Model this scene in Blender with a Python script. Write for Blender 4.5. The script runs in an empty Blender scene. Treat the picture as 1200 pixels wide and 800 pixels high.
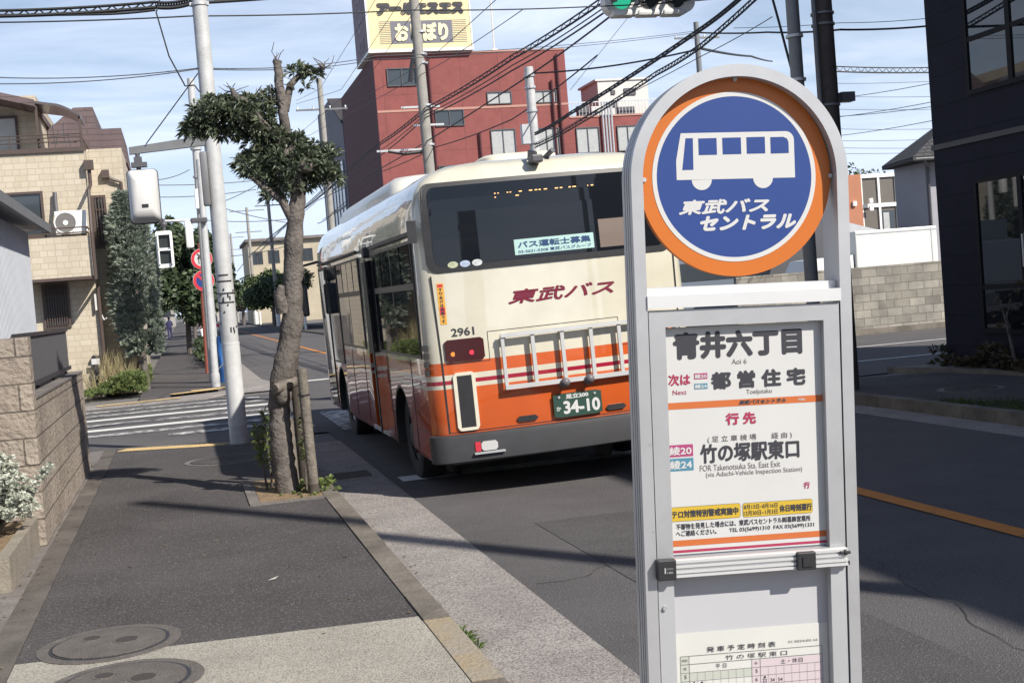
import bpy, bmesh, math, random
import numpy as np
from mathutils import Vector, Matrix
R_ = math.radians
random.seed(7)
S = bpy.context.scene
COL = S.collection

# ------------------------------------------------------------------ camera
F_PX = 1500.0
YAW, PITCH, ROLL = 0.25065, 0.040585, 0.08
CAM = Vector((0, 0, 1.85))
_f = Vector((math.sin(YAW)*math.cos(PITCH), math.cos(YAW)*math.cos(PITCH), -math.sin(PITCH)))
_r0 = Vector((math.cos(YAW), -math.sin(YAW), 0)); _u0 = _r0.cross(_f)
_R = math.cos(ROLL)*_r0 - math.sin(ROLL)*_u0
_U = math.sin(ROLL)*_r0 + math.cos(ROLL)*_u0
cd = bpy.data.cameras.new('camera'); cam = bpy.data.objects.new('camera', cd); COL.objects.link(cam)
cam.matrix_world = Matrix(((_R.x, _U.x, -_f.x, CAM.x), (_R.y, _U.y, -_f.y, CAM.y), (_R.z, _U.z, -_f.z, CAM.z), (0, 0, 0, 1)))
cd.sensor_width = 36; cd.lens = F_PX/1200*36; cd.clip_start = 0.05; cd.clip_end = 3000
S.camera = cam

def ray(x, y): return _f + _R*((x-600)/F_PX) - _U*((y-400)/F_PX)
def atY(x, y, Y): d = ray(x, y); return CAM + d*(Y/d.y)
def atX(x, y, X): d = ray(x, y); return CAM + d*(X/d.x)
def atZ(x, y, Z=0.0): d = ray(x, y); return CAM + d*((Z-CAM.z)/d.z)

# ------------------------------------------------------------------ world, sun, exposure
SUN_AZ = math.atan2(0.56, -0.83)          # clockwise from +Y
SUN_EL = R_(39)
w = bpy.data.worlds.new("World"); S.world = w; w.use_nodes = True
nt = w.node_tree; bg = nt.nodes['Background']; bg.inputs['Strength'].default_value = 0.086
sky = nt.nodes.new('ShaderNodeTexSky'); sky.sky_type = 'NISHITA'; sky.sun_disc = False
sky.sun_elevation = SUN_EL; sky.sun_rotation = SUN_AZ; sky.air_density = 1.0; sky.dust_density = 0.3; sky.ozone_density = 1.8
tc = nt.nodes.new('ShaderNodeTexCoord')
sx = nt.nodes.new('ShaderNodeSeparateXYZ'); nt.links.new(tc.outputs['Generated'], sx.inputs[0])
def wmath(op, a, b=None):
    n = nt.nodes.new('ShaderNodeMath'); n.operation = op
    for i, v in enumerate((a, b)):
        if v is None: continue
        if isinstance(v, (int, float)): n.inputs[i].default_value = v
        else: nt.links.new(v, n.inputs[i])
    return n.outputs[0]
zz = wmath('ADD', wmath('MAXIMUM', sx.outputs['Z'], 0.0), 0.10)
cx_ = wmath('DIVIDE', sx.outputs['X'], zz); cy_ = wmath('DIVIDE', sx.outputs['Y'], zz)
cb = nt.nodes.new('ShaderNodeCombineXYZ'); nt.links.new(cx_, cb.inputs[0]); nt.links.new(cy_, cb.inputs[1])
mp = nt.nodes.new('ShaderNodeMapping'); mp.inputs['Rotation'].default_value = (0, 0, R_(35)); mp.inputs['Scale'].default_value = (0.62, 1.15, 1)
nt.links.new(cb.outputs[0], mp.inputs[0])
nz = nt.nodes.new('ShaderNodeTexNoise'); nz.inputs['Scale'].default_value = 1.15; nz.inputs['Detail'].default_value = 9; nz.inputs['Roughness'].default_value = 0.6; nz.inputs['Distortion'].default_value = 0.6
nt.links.new(mp.outputs[0], nz.inputs['Vector'])
cr = nt.nodes.new('ShaderNodeValToRGB'); cr.color_ramp.elements[0].position = 0.36; cr.color_ramp.elements[0].color = (0.10, 0.10, 0.10, 1)
cr.color_ramp.elements[1].position = 0.66; cr.color_ramp.elements[1].color = (0.80, 0.80, 0.80, 1)
nt.links.new(nz.outputs['Fac'], cr.inputs[0])
mx = nt.nodes.new('ShaderNodeMix'); mx.data_type = 'RGBA'
hz = nt.nodes.new('ShaderNodeMapRange'); hz.interpolation_type = 'SMOOTHSTEP'; hz.inputs['From Min'].default_value = 0.22; hz.inputs['From Max'].default_value = 0.62
hz.inputs['To Min'].default_value = 1.0; hz.inputs['To Max'].default_value = 0.12; nt.links.new(sx.outputs['Z'], hz.inputs['Value'])
nt.links.new(wmath('MULTIPLY', cr.outputs[0], hz.outputs['Result']), mx.inputs['Factor']); nt.links.new(sky.outputs[0], mx.inputs['A']); mx.inputs['B'].default_value = (9.6, 10.4, 12.6, 1)
hr = nt.nodes.new('ShaderNodeMapRange'); hr.interpolation_type = 'SMOOTHSTEP'; hr.inputs['From Min'].default_value = -0.02; hr.inputs['From Max'].default_value = 0.26
hr.inputs['To Min'].default_value = 0.85; hr.inputs['To Max'].default_value = 0.0; nt.links.new(sx.outputs['Z'], hr.inputs['Value'])
m2 = nt.nodes.new('ShaderNodeMix'); m2.data_type = 'RGBA'; nt.links.new(hr.outputs['Result'], m2.inputs['Factor']); nt.links.new(mx.outputs['Result'], m2.inputs['A']); m2.inputs['B'].default_value = (7.7, 9.0, 11.7, 1)
nt.links.new(m2.outputs['Result'], bg.inputs['Color'])
sd = bpy.data.lights.new('sun', 'SUN'); sd.energy = 5.0; sd.angle = R_(0.55); sd.color = (1.0, 0.94, 0.84)
sun = bpy.data.objects.new('sun', sd); COL.objects.link(sun)
to_sun = Vector((0.56, -0.83, 0)).normalized()*math.cos(SUN_EL) + Vector((0, 0, math.sin(SUN_EL)))
sun.rotation_euler = to_sun.to_track_quat('Z', 'Y').to_euler(); sun.location = (20, -30, 40)
vs = S.view_settings; vs.view_transform = 'Standard'; vs.look = 'None'; vs.exposure = 0.34; vs.gamma = 1
S.cycles.max_bounces = 6; S.cycles.glossy_bounces = 3; S.cycles.diffuse_bounces = 3; S.cycles.transmission_bounces = 4
S.cycles.caustics_reflective = False; S.cycles.caustics_refractive = False
S.cycles.use_denoising = True

# ------------------------------------------------------------------ helpers: tags, materials, meshes
def tag(o, label=None, cat=None, group=None, kind=None):
    if label: o['label'] = label
    if cat: o['category'] = cat
    if group: o['group'] = group
    if kind: o['kind'] = kind
    return o
def root(name, loc, label, cat, group=None, rot=(0, 0, 0)):
    o = bpy.data.objects.new(name, None); COL.objects.link(o); o.location = loc; o.rotation_euler = rot
    o.empty_display_size = 0.2
    return tag(o, label, cat, group)

def mat(name, col, rough=0.6, metal=0.0, var=0.0, vscale=3.0, bump=0.0, bscale=60.0, spec=0.5, coat=0.0, emit=0.0, ior=None, col2=None, detail=6):
    m = bpy.data.materials.new(name); m.use_nodes = True
    n = m.node_tree.nodes; l = m.node_tree.links; p = n['Principled BSDF']
    p.inputs['Base Color'].default_value = (*col, 1); p.inputs['Roughness'].default_value = rough; p.inputs['Metallic'].default_value = metal
    p.inputs['Specular IOR Level'].default_value = spec; p.inputs['Coat Weight'].default_value = coat; p.inputs['Coat Roughness'].default_value = 0.04
    if ior: p.inputs['IOR'].default_value = ior
    if emit: p.inputs['Emission Color'].default_value = (*col, 1); p.inputs['Emission Strength'].default_value = emit
    if var or bump or col2:
        t = n.new('ShaderNodeTexCoord')
    if var or col2:
        z = n.new('ShaderNodeTexNoise'); z.inputs['Scale'].default_value = vscale; z.inputs['Detail'].default_value = detail; z.inputs['Roughness'].default_value = 0.65
        l.new(t.outputs['Object'], z.inputs['Vector'])
        r = n.new('ShaderNodeValToRGB'); r.color_ramp.elements[0].position = 0.3; r.color_ramp.elements[1].position = 0.72
        c2 = col2 or tuple(min(1, c*(1+var)) for c in col)
        r.color_ramp.elements[0].color = (*[c*(1-var) for c in col], 1); r.color_ramp.elements[1].color = (*c2, 1)
        l.new(z.outputs['Fac'], r.inputs[0]); l.new(r.outputs[0], p.inputs['Base Color'])
        m['ramp'] = r.name
    if bump:
        z2 = n.new('ShaderNodeTexNoise'); z2.inputs['Scale'].default_value = bscale; z2.inputs['Detail'].default_value = 4
        l.new(t.outputs['Object'], z2.inputs['Vector'])
        b = n.new('ShaderNodeBump'); b.inputs['Strength'].default_value = bump; b.inputs['Distance'].default_value = 0.02
        l.new(z2.outputs['Fac'], b.inputs['Height']); l.new(b.outputs[0], p.inputs['Normal'])
    return m

def speckle(m, scale, lo, hi, colr, amount):
    """small light aggregate grains mixed over a material's colour"""
    n = m.node_tree.nodes; l = m.node_tree.links; p = n['Principled BSDF']
    t = n.new('ShaderNodeTexCoord'); v = n.new('ShaderNodeTexNoise'); v.inputs['Scale'].default_value = scale; v.inputs['Detail'].default_value = 2
    l.new(t.outputs['Object'], v.inputs['Vector'])
    r = n.new('ShaderNodeValToRGB'); r.color_ramp.elements[0].position = lo; r.color_ramp.elements[1].position = hi
    r.color_ramp.elements[0].color = (0, 0, 0, 1); r.color_ramp.elements[1].color = (amount, amount, amount, 1)
    l.new(v.outputs['Fac'], r.inputs[0])
    x = n.new('ShaderNodeMix'); x.data_type = 'RGBA'; l.new(r.outputs[0], x.inputs['Factor'])
    src = p.inputs['Base Color'].links
    if src: l.new(src[0].from_socket, x.inputs['A'])
    else: x.inputs['A'].default_value = p.inputs['Base Color'].default_value
    x.inputs['B'].default_value = (*colr, 1)
    l.new(x.outputs['Result'], p.inputs['Base Color'])
    return m

def masonry(name, c1, c2, cm, bw, bh, mortar=0.012, rough=0.85, bump=0.4, vertical='xz', offset=0.5, stain=0.25, squash=1.0, freq=2, rockface=0.0, spec=0.4):
    """block or tile masonry by a brick texture on the face's own plane"""
    m = bpy.data.materials.new(name); m.use_nodes = True
    n = m.node_tree.nodes; l = m.node_tree.links; p = n['Principled BSDF']; p.inputs['Roughness'].default_value = rough; p.inputs['Specular IOR Level'].default_value = spec
    t = n.new('ShaderNodeTexCoord'); s = n.new('ShaderNodeSeparateXYZ'); l.new(t.outputs['Object'], s.inputs[0])
    g = n.new('ShaderNodeNewGeometry'); gs = n.new('ShaderNodeSeparateXYZ'); l.new(g.outputs['Normal'], gs.inputs[0])
    ab = n.new('ShaderNodeMath'); ab.operation = 'ABSOLUTE'; l.new(gs.outputs['X'], ab.inputs[0])
    gt = n.new('ShaderNodeMath'); gt.operation = 'GREATER_THAN'; l.new(ab.outputs[0], gt.inputs[0]); gt.inputs[1].default_value = 0.7
    mm = n.new('ShaderNodeMix'); l.new(gt.outputs[0], mm.inputs['Factor']); l.new(s.outputs['X'], mm.inputs['A']); l.new(s.outputs['Y'], mm.inputs['B'])
    c = n.new('ShaderNodeCombineXYZ'); l.new(mm.outputs['Result'], c.inputs[0]); l.new(s.outputs['Z'], c.inputs[1])
    b = n.new('ShaderNodeTexBrick'); l.new(c.outputs[0], b.inputs['Vector'])
    b.inputs['Color1'].default_value = (*c1, 1); b.inputs['Color2'].default_value = (*c2, 1); b.inputs['Mortar'].default_value = (*cm, 1)
    b.inputs['Scale'].default_value = 1; b.inputs['Brick Width'].default_value = bw; b.inputs['Row Height'].default_value = bh
    b.inputs['Mortar Size'].default_value = mortar; b.inputs['Mortar Smooth'].default_value = 0.3; b.offset = offset; b.squash = squash; b.squash_frequency = freq
    z = n.new('ShaderNodeTexNoise'); z.inputs['Scale'].default_value = 1.7; z.inputs['Detail'].default_value = 8; z.inputs['Roughness'].default_value = 0.7; l.new(t.outputs['Object'], z.inputs['Vector'])
    r = n.new('ShaderNodeValToRGB'); r.color_ramp.elements[0].position = 0.3; r.color_ramp.elements[1].position = 0.65
    r.color_ramp.elements[0].color = (1-stain, 1-stain, 1-stain*0.9, 1); r.color_ramp.elements[1].color = (1, 1, 1, 1); l.new(z.outputs['Fac'], r.inputs[0])
    x = n.new('ShaderNodeMix'); x.data_type = 'RGBA'; x.blend_type = 'MULTIPLY'; x.inputs['Factor'].default_value = 1
    l.new(b.outputs['Color'], x.inputs['A']); l.new(r.outputs[0], x.inputs['B']); l.new(x.outputs['Result'], p.inputs['Base Color'])
    z2 = n.new('ShaderNodeTexNoise'); z2.inputs['Scale'].default_value = 22; z2.inputs['Detail'].default_value = 6; l.new(t.outputs['Object'], z2.inputs['Vector'])
    h = n.new('ShaderNodeMath'); h.operation = 'MULTIPLY_ADD'; l.new(b.outputs['Fac'], h.inputs[0]); h.inputs[1].default_value = -1.0
    h2 = n.new('ShaderNodeMath'); h2.operation = 'MULTIPLY'; l.new(z2.outputs['Fac'], h2.inputs[0]); h2.inputs[1].default_value = 0.35+rockface
    l.new(h2.outputs[0], h.inputs[2])
    bu = n.new('ShaderNodeBump'); bu.inputs['Strength'].default_value = bump; bu.inputs['Distance'].default_value = 0.02; l.new(h.outputs[0], bu.inputs['Height']); l.new(bu.outputs[0], p.inputs['Normal'])
    return m

def origin_of(o):
    v = Vector((0, 0, 0))
    while o is not None: v = v + o.location; o = o.parent
    return v

class MB:
    """collects shapes in world (or local) coordinates, then links them as ONE mesh object"""
    def __init__(s): s.bm = bmesh.new()
    def quad(s, *pts):
        return s.bm.faces.new([s.bm.verts.new(p) for p in pts])
    def box(s, x0, x1, y0, y1, z0, z1, bev=0.0):
        n0 = len(s.bm.verts); v = [s.bm.verts.new((x, y, z)) for x in (x0, x1) for y in (y0, y1) for z in (z0, z1)]
        fs = [s.bm.faces.new([v[i] for i in q]) for q in ((0, 1, 3, 2), (4, 6, 7, 5), (0, 4, 5, 1), (2, 3, 7, 6), (0, 2, 6, 4), (1, 5, 7, 3))]
        if bev:
            es = list({e for f in fs for e in f.edges})
            bmesh.ops.bevel(s.bm, geom=es, offset=bev, segments=2, affect='EDGES', profile=0.5)
        return s
    def frame(s, axis_pts, p0, p1): pass
    def cyl(s, p0, p1, r0, r1=None, n=12, cap=True):
        r1 = r0 if r1 is None else r1; p0 = Vector(p0); p1 = Vector(p1); d = (p1-p0).normalized()
        a = d.orthogonal().normalized(); b = d.cross(a)
        A = [s.bm.verts.new(p0+(a*math.cos(t)+b*math.sin(t))*r0) for t in [2*math.pi*i/n for i in range(n)]]
        B = [s.bm.verts.new(p1+(a*math.cos(t)+b*math.sin(t))*r1) for t in [2*math.pi*i/n for i in range(n)]]
        for i in range(n): s.bm.faces.new((A[i], A[(i+1) % n], B[(i+1) % n], B[i]))
        if cap: s.bm.faces.new(A[::-1]); s.bm.faces.new(B)
        return s
    def tube(s, pts, r, n=6, cap=True):
        pts = [Vector(p) for p in pts]; rs = r if isinstance(r, (list, tuple)) else [r]*len(pts)
        d = (pts[1]-pts[0]).normalized(); a = d.orthogonal().normalized(); rings = []
        for i, p in enumerate(pts):
            t = (pts[min(i+1, len(pts)-1)]-pts[max(i-1, 0)]).normalized()
            a = (a - t*a.dot(t)).normalized(); b = t.cross(a)
            rings.append([s.bm.verts.new(p+(a*math.cos(q)+b*math.sin(q))*rs[i]) for q in [2*math.pi*k/n for k in range(n)]])
        for A, B in zip(rings, rings[1:]):
            for i in range(n): s.bm.faces.new((A[i], A[(i+1) % n], B[(i+1) % n], B[i]))
        if cap: s.bm.faces.new(rings[0][::-1]); s.bm.faces.new(rings[-1])
        return s
    def loft(s, loops, cap0=True, cap1=True):
        L = [[s.bm.verts.new(p) for p in lp] for lp in loops]; n = len(L[0])
        for A, B in zip(L, L[1:]):
            for i in range(n): s.bm.faces.new((A[i], A[(i+1) % n], B[(i+1) % n], B[i]))
        if cap0: s.bm.faces.new(L[0][::-1])
        if cap1: s.bm.faces.new(L[-1])
        return s
    def prism(s, pts, vec):
        """closed polygon extruded along vec"""
        vec = Vector(vec); A = [s.bm.verts.new(p) for p in pts]; B = [s.bm.verts.new(Vector(p)+vec) for p in pts]; n = len(A)
        for i in range(n): s.bm.faces.new((A[i], A[(i+1) % n], B[(i+1) % n], B[i]))
        s.bm.faces.new(A[::-1]); s.bm.faces.new(B); return s
    def ring(s, c, r0, r1, axis_u, axis_v, vec, n=48, a0=0, a1=2*math.pi):
        """annulus r0..r1 in plane u,v extruded by vec"""
        c = Vector(c); u = Vector(axis_u); v = Vector(axis_v); vec = Vector(vec); full = abs(a1-a0-2*math.pi) < 1e-6
        m = n if full else n+1; P = []
        for i in range(m):
            t = a0+(a1-a0)*i/n; d = u*math.cos(t)+v*math.sin(t)
            P.append([s.bm.verts.new(q) for q in (c+d*r0, c+d*r1, c+d*r1+vec, c+d*r0+vec)])
        for i in range(n):
            A = P[i]; B = P[(i+1) % m]
            for k in range(4): s.bm.faces.new((A[k], A[(k+1) % 4], B[(k+1) % 4], B[k]))
        if not full: s.bm.faces.new(P[0]); s.bm.faces.new(P[-1][::-1])
        return s
    def sphere(s, c, r, sc=(1, 1, 1), u=12, v=8):
        bmesh.ops.create_uvsphere(s.bm, u_segments=u, v_segments=v, radius=r, matrix=Matrix.Translation(c) @ Matrix.Diagonal((*sc, 1))); return s
    def build(s, name, m, parent=None, smooth=False, local=False, normals=True, auto=35):
        if normals: bmesh.ops.recalc_face_normals(s.bm, faces=s.bm.faces)
        if parent is not None and not local:
            bmesh.ops.translate(s.bm, vec=-origin_of(parent), verts=s.bm.verts)
        me = bpy.data.meshes.new(name); s.bm.to_mesh(me); s.bm.free()
        for k in (m if isinstance(m, list) else [m]): me.materials.append(k)
        if smooth:
            for p in me.polygons: p.use_smooth = True
            me.set_sharp_from_angle(angle=R_(auto))
        o = bpy.data.objects.new(name, me); COL.objects.link(o)
        if parent is not None: o.parent = parent
        return o

def finish(o):
    """move a parentless mesh's origin to its base centre"""
    me = o.data; co = [v.co.copy() for v in me.vertices]
    c = Vector((sum(v.x for v in co)/len(co), sum(v.y for v in co)/len(co), min(v.z for v in co)))
    me.transform(Matrix.Translation(-c)); o.location = c; return o

_tcache = {}
def glyphs(body, shear=0.0):
    k = (body, shear)
    if k not in _tcache:
        t = bpy.data.curves.new('lettering', 'FONT'); t.body = body; t.shear = shear; t.resolution_u = 4
        o = bpy.data.objects.new('lettering', t); COL.objects.link(o); bpy.context.view_layer.update()
        me = bpy.data.meshes.new_from_object(o.evaluated_get(bpy.context.evaluated_depsgraph_get()))
        vs_ = [(v.co.x, v.co.y) for v in me.vertices]; fs = [tuple(p.vertices) for p in me.polygons]
        bpy.data.objects.remove(o); bpy.data.curves.remove(t); bpy.data.meshes.remove(me)
        _tcache[k] = (vs_, fs)
    return _tcache[k]
def text(mb, body, u0, u1, v0, v1, fn, wgt=0.0, shear=0.0, strikes=8, zstep=3e-5):
    """lettering fitted to the box u0..u1, v0..v1; fn(u, v, lift) gives the point on the surface; wgt thickens the strokes (metres)"""
    vs_, fs = glyphs(body, shear)
    xs = [v[0] for v in vs_]; ys = [v[1] for v in vs_]
    ax, bx, ay, by = min(xs), max(xs), min(ys), max(ys)
    u0 += wgt; u1 -= wgt; v0 += wgt; v1 -= wgt
    sx_ = (u1-u0)/(bx-ax); sy_ = (v1-v0)/max(by-ay, 1e-6)
    offs = [(0, 0)]+([(wgt*math.cos(2*math.pi*i/strikes), wgt*math.sin(2*math.pi*i/strikes)) for i in range(strikes)] if wgt else [])
    for k, (dx, dy) in enumerate(offs):
        V = [mb.bm.verts.new(fn(u0+(x-ax)*sx_+dx, v0+(y-ay)*sy_+dy, k*zstep)) for x, y in vs_]
        for f in fs:
            try: mb.bm.faces.new([V[i] for i in f])
            except ValueError: pass
    return mb

# ------------------------------------------------------------------ materials
M = {}
M['asphalt'] = speckle(mat('asphalt', (0.112, 0.106, 0.109), 0.9, var=0.18, vscale=0.8, bump=0.7, bscale=110, spec=0.25), 90, 0.57, 0.68, (0.27, 0.26, 0.255), 0.7)
M['path'] = speckle(mat('path_asphalt', (0.088, 0.081, 0.082), 0.92, var=0.26, vscale=0.7, bump=0.8, bscale=110, spec=0.2), 95, 0.565, 0.68, (0.27, 0.255, 0.25), 0.7)
M['concrete_pad'] = speckle(mat('washed_concrete', (0.42, 0.395, 0.345), 0.9, var=0.15, vscale=2.2, bump=0.7, bscale=90, spec=0.2), 95, 0.46, 0.62, (0.17, 0.15, 0.125), 0.6)
M['gutter'] = speckle(mat('gutter_concrete', (0.35, 0.325, 0.305), 0.9, var=0.2, vscale=2.0, bump=0.6, bscale=80, spec=0.2), 75, 0.45, 0.62, (0.12, 0.10, 0.105), 0.65)
M['kerb'] = speckle(mat('kerb_concrete', (0.185, 0.165, 0.142), 0.9, var=0.4, vscale=2.4, bump=0.5, bscale=40, spec=0.2), 60, 0.5, 0.7, (0.12, 0.10, 0.08), 0.5)
M['strip'] = speckle(mat('strip_concrete', (0.125, 0.111, 0.10), 0.9, var=0.4, vscale=2.2, bump=0.5, bscale=40, spec=0.2), 50, 0.5, 0.7, (0.09, 0.08, 0.07), 0.4)
M['strip_grey'] = speckle(mat('strip_grey_concrete', (0.19, 0.172, 0.163), 0.9, var=0.35, vscale=2.0, bump=0.5, bscale=40, spec=0.2), 50, 0.5, 0.7, (0.10, 0.09, 0.08), 0.4)
def worn_paint(name, col, lo, hi):
    m = mat(name, col, 0.8, var=0.1, vscale=6, spec=0.3)
    n = m.node_tree.nodes; l = m.node_tree.links; p = n['Principled BSDF']
    t = n.new('ShaderNodeTexCoord'); z = n.new('ShaderNodeTexNoise'); z.inputs['Scale'].default_value = 5; z.inputs['Detail'].default_value = 10; z.inputs['Roughness'].default_value = 0.75
    l.new(t.outputs['Object'], z.inputs['Vector'])
    r = n.new('ShaderNodeValToRGB'); r.color_ramp.elements[0].position = lo; r.color_ramp.elements[1].position = hi
    l.new(z.outputs['Fac'], r.inputs[0]); x = n.new('ShaderNodeMix'); x.data_type = 'RGBA'; l.new(r.outputs[0], x.inputs['Factor'])
    x.inputs['A'].default_value = (0.11, 0.105, 0.105, 1); l.new(p.inputs['Base Color'].links[0].from_socket, x.inputs['B']); l.new(x.outputs['Result'], p.inputs['Base Color'])
    return m
M['white_line'] = worn_paint('white_road_paint', (0.58, 0.57, 0.55), 0.45, 0.57)
M['white_line_new'] = worn_paint('white_road_paint_fresh', (0.66, 0.65, 0.62), 0.25, 0.42)
M['orange_line'] = worn_paint('orange_road_paint', (0.58, 0.22, 0.05), 0.25, 0.42)
M['tactile'] = worn_paint('yellow_tactile', (0.52, 0.38, 0.19), 0.22, 0.42)
M['soil'] = speckle(mat('dry_soil', (0.27, 0.20, 0.13), 0.95, var=0.3, vscale=6, bump=0.8, bscale=50, spec=0.1), 60, 0.5, 0.7, (0.13, 0.09, 0.05), 0.6)
M['iron'] = speckle(mat('cast_iron', (0.13, 0.115, 0.105), 0.75, var=0.25, vscale=8, bump=0.7, bscale=90, spec=0.4), 90, 0.55, 0.7, (0.25, 0.23, 0.2), 0.5)
M['alu'] = mat('brushed_aluminium', (0.50, 0.505, 0.52), 0.42, metal=0.5, var=0.09, vscale=7, spec=0.5)
M['alu_dull'] = mat('dull_aluminium', (0.50, 0.51, 0.53), 0.5, metal=0.4, var=0.06, vscale=5)
M['black'] = mat('black_plastic', (0.025, 0.025, 0.028), 0.45, var=0.2, vscale=20)
M['frame_black'] = mat('frame_black', (0.010, 0.010, 0.012), 0.65, spec=0.2)
M['rubber'] = mat('rubber', (0.03, 0.03, 0.032), 0.8, var=0.3, vscale=9)
M['sheet_white'] = mat('white_panel', (0.56, 0.56, 0.555), 0.45, var=0.02, vscale=6)
M['sheet_blue'] = mat('pale_backing', (0.47, 0.47, 0.50), 0.4, var=0.025, vscale=5)
M['paper'] = mat('timetable_paper', (0.58, 0.58, 0.555), 0.7, var=0.03, vscale=9)
M['paper_pink'] = mat('timetable_pink', (0.55, 0.47, 0.50), 0.7)
M['paper_green'] = mat('timetable_shade', (0.45, 0.47, 0.42), 0.7)
M['ink'] = mat('dark_ink', (0.035, 0.035, 0.045), 0.6)
M['ink_thin'] = mat('grey_ink', (0.16, 0.15, 0.15), 0.6)
M['crimson'] = mat('crimson_print', (0.36, 0.03, 0.085), 0.5)
M['badge_m'] = mat('magenta_print', (0.36, 0.05, 0.16), 0.5)
M['badge_b'] = mat('blue_print', (0.07, 0.22, 0.32), 0.5)
M['sign_orange'] = mat('orange_print', (0.54, 0.145, 0.018), 0.42, var=0.03, vscale=4)
M['band_orange'] = mat('orange_band', (0.52, 0.135, 0.035), 0.5)
M['sign_blue'] = mat('blue_print_disc', (0.020, 0.054, 0.225), 0.42, var=0.03, vscale=4)
M['yellow_print'] = mat('yellow_print', (0.56, 0.38, 0.035), 0.5)
M['white_print'] = mat('white_print', (0.58, 0.58, 0.575), 0.45)
M['glass'] = mat('dark_glass', (0.012, 0.014, 0.018), 0.02, spec=0.5, ior=1.75)
M['glass_rear'] = mat('rear_glass', (0.010, 0.012, 0.016), 0.02, spec=0.5, ior=1.5)
M['glass_win'] = mat('house_glass', (0.05, 0.06, 0.07), 0.04, spec=0.5, ior=1.6)
M['curtain'] = mat('pale_curtain', (0.42, 0.43, 0.42), 0.3, var=0.12, vscale=4, coat=0.4)
M['tree_bark'] = mat('bark', (0.142, 0.126, 0.116), 0.95, var=0.42, vscale=9, bump=1.0, bscale=30, spec=0.1)
M['stake_wood'] = mat('weathered_wood', (0.185, 0.165, 0.142), 0.9, var=0.4, vscale=10, bump=0.6, bscale=40, spec=0.1)
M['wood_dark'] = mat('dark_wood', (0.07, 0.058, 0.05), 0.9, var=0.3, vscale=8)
M['pole'] = mat('galvanised_pole', (0.50, 0.505, 0.51), 0.6, metal=0.1, var=0.14, vscale=6, bump=0.15, bscale=50)
M['pole_conc'] = mat('pole_concrete', (0.30, 0.285, 0.26), 0.85, var=0.15, vscale=4)
M['pole_dark'] = mat('dark_pole_wrap', (0.060, 0.050, 0.046), 0.8, var=0.25, vscale=6)
M['pole_grey'] = mat('grey_metal_pole', (0.17, 0.175, 0.185), 0.6, metal=0.2, var=0.12, vscale=5)
M['sig_grey'] = mat('signal_grey', (0.62, 0.61, 0.60), 0.5, var=0.04, vscale=5)
M['sig_white'] = mat('signal_white', (0.80, 0.80, 0.78), 0.5)
M['dark_steel'] = mat('dark_steel', (0.10, 0.10, 0.11), 0.5, metal=0.3)
M['cable'] = mat('cable_rubber', (0.018, 0.019, 0.022), 0.6)
M['cable_thin'] = mat('cable_grey', (0.075, 0.08, 0.095), 0.6)
M['red'] = mat('signal_red_print', (0.55, 0.03, 0.05), 0.5)
M['rust_red'] = mat('rust_red_paint', (0.27, 0.075, 0.055), 0.65, var=0.15, vscale=6)
M['blue_tarp'] = mat('blue_sheet', (0.03, 0.13, 0.38), 0.45, var=0.2, vscale=7)
M['green_lamp'] = mat('green_lamp', (0.03, 0.50, 0.28), 0.4, emit=0.7)
M['lens_dark'] = mat('dark_lens', (0.03, 0.035, 0.035), 0.25, var=0.2, vscale=30)

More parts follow.
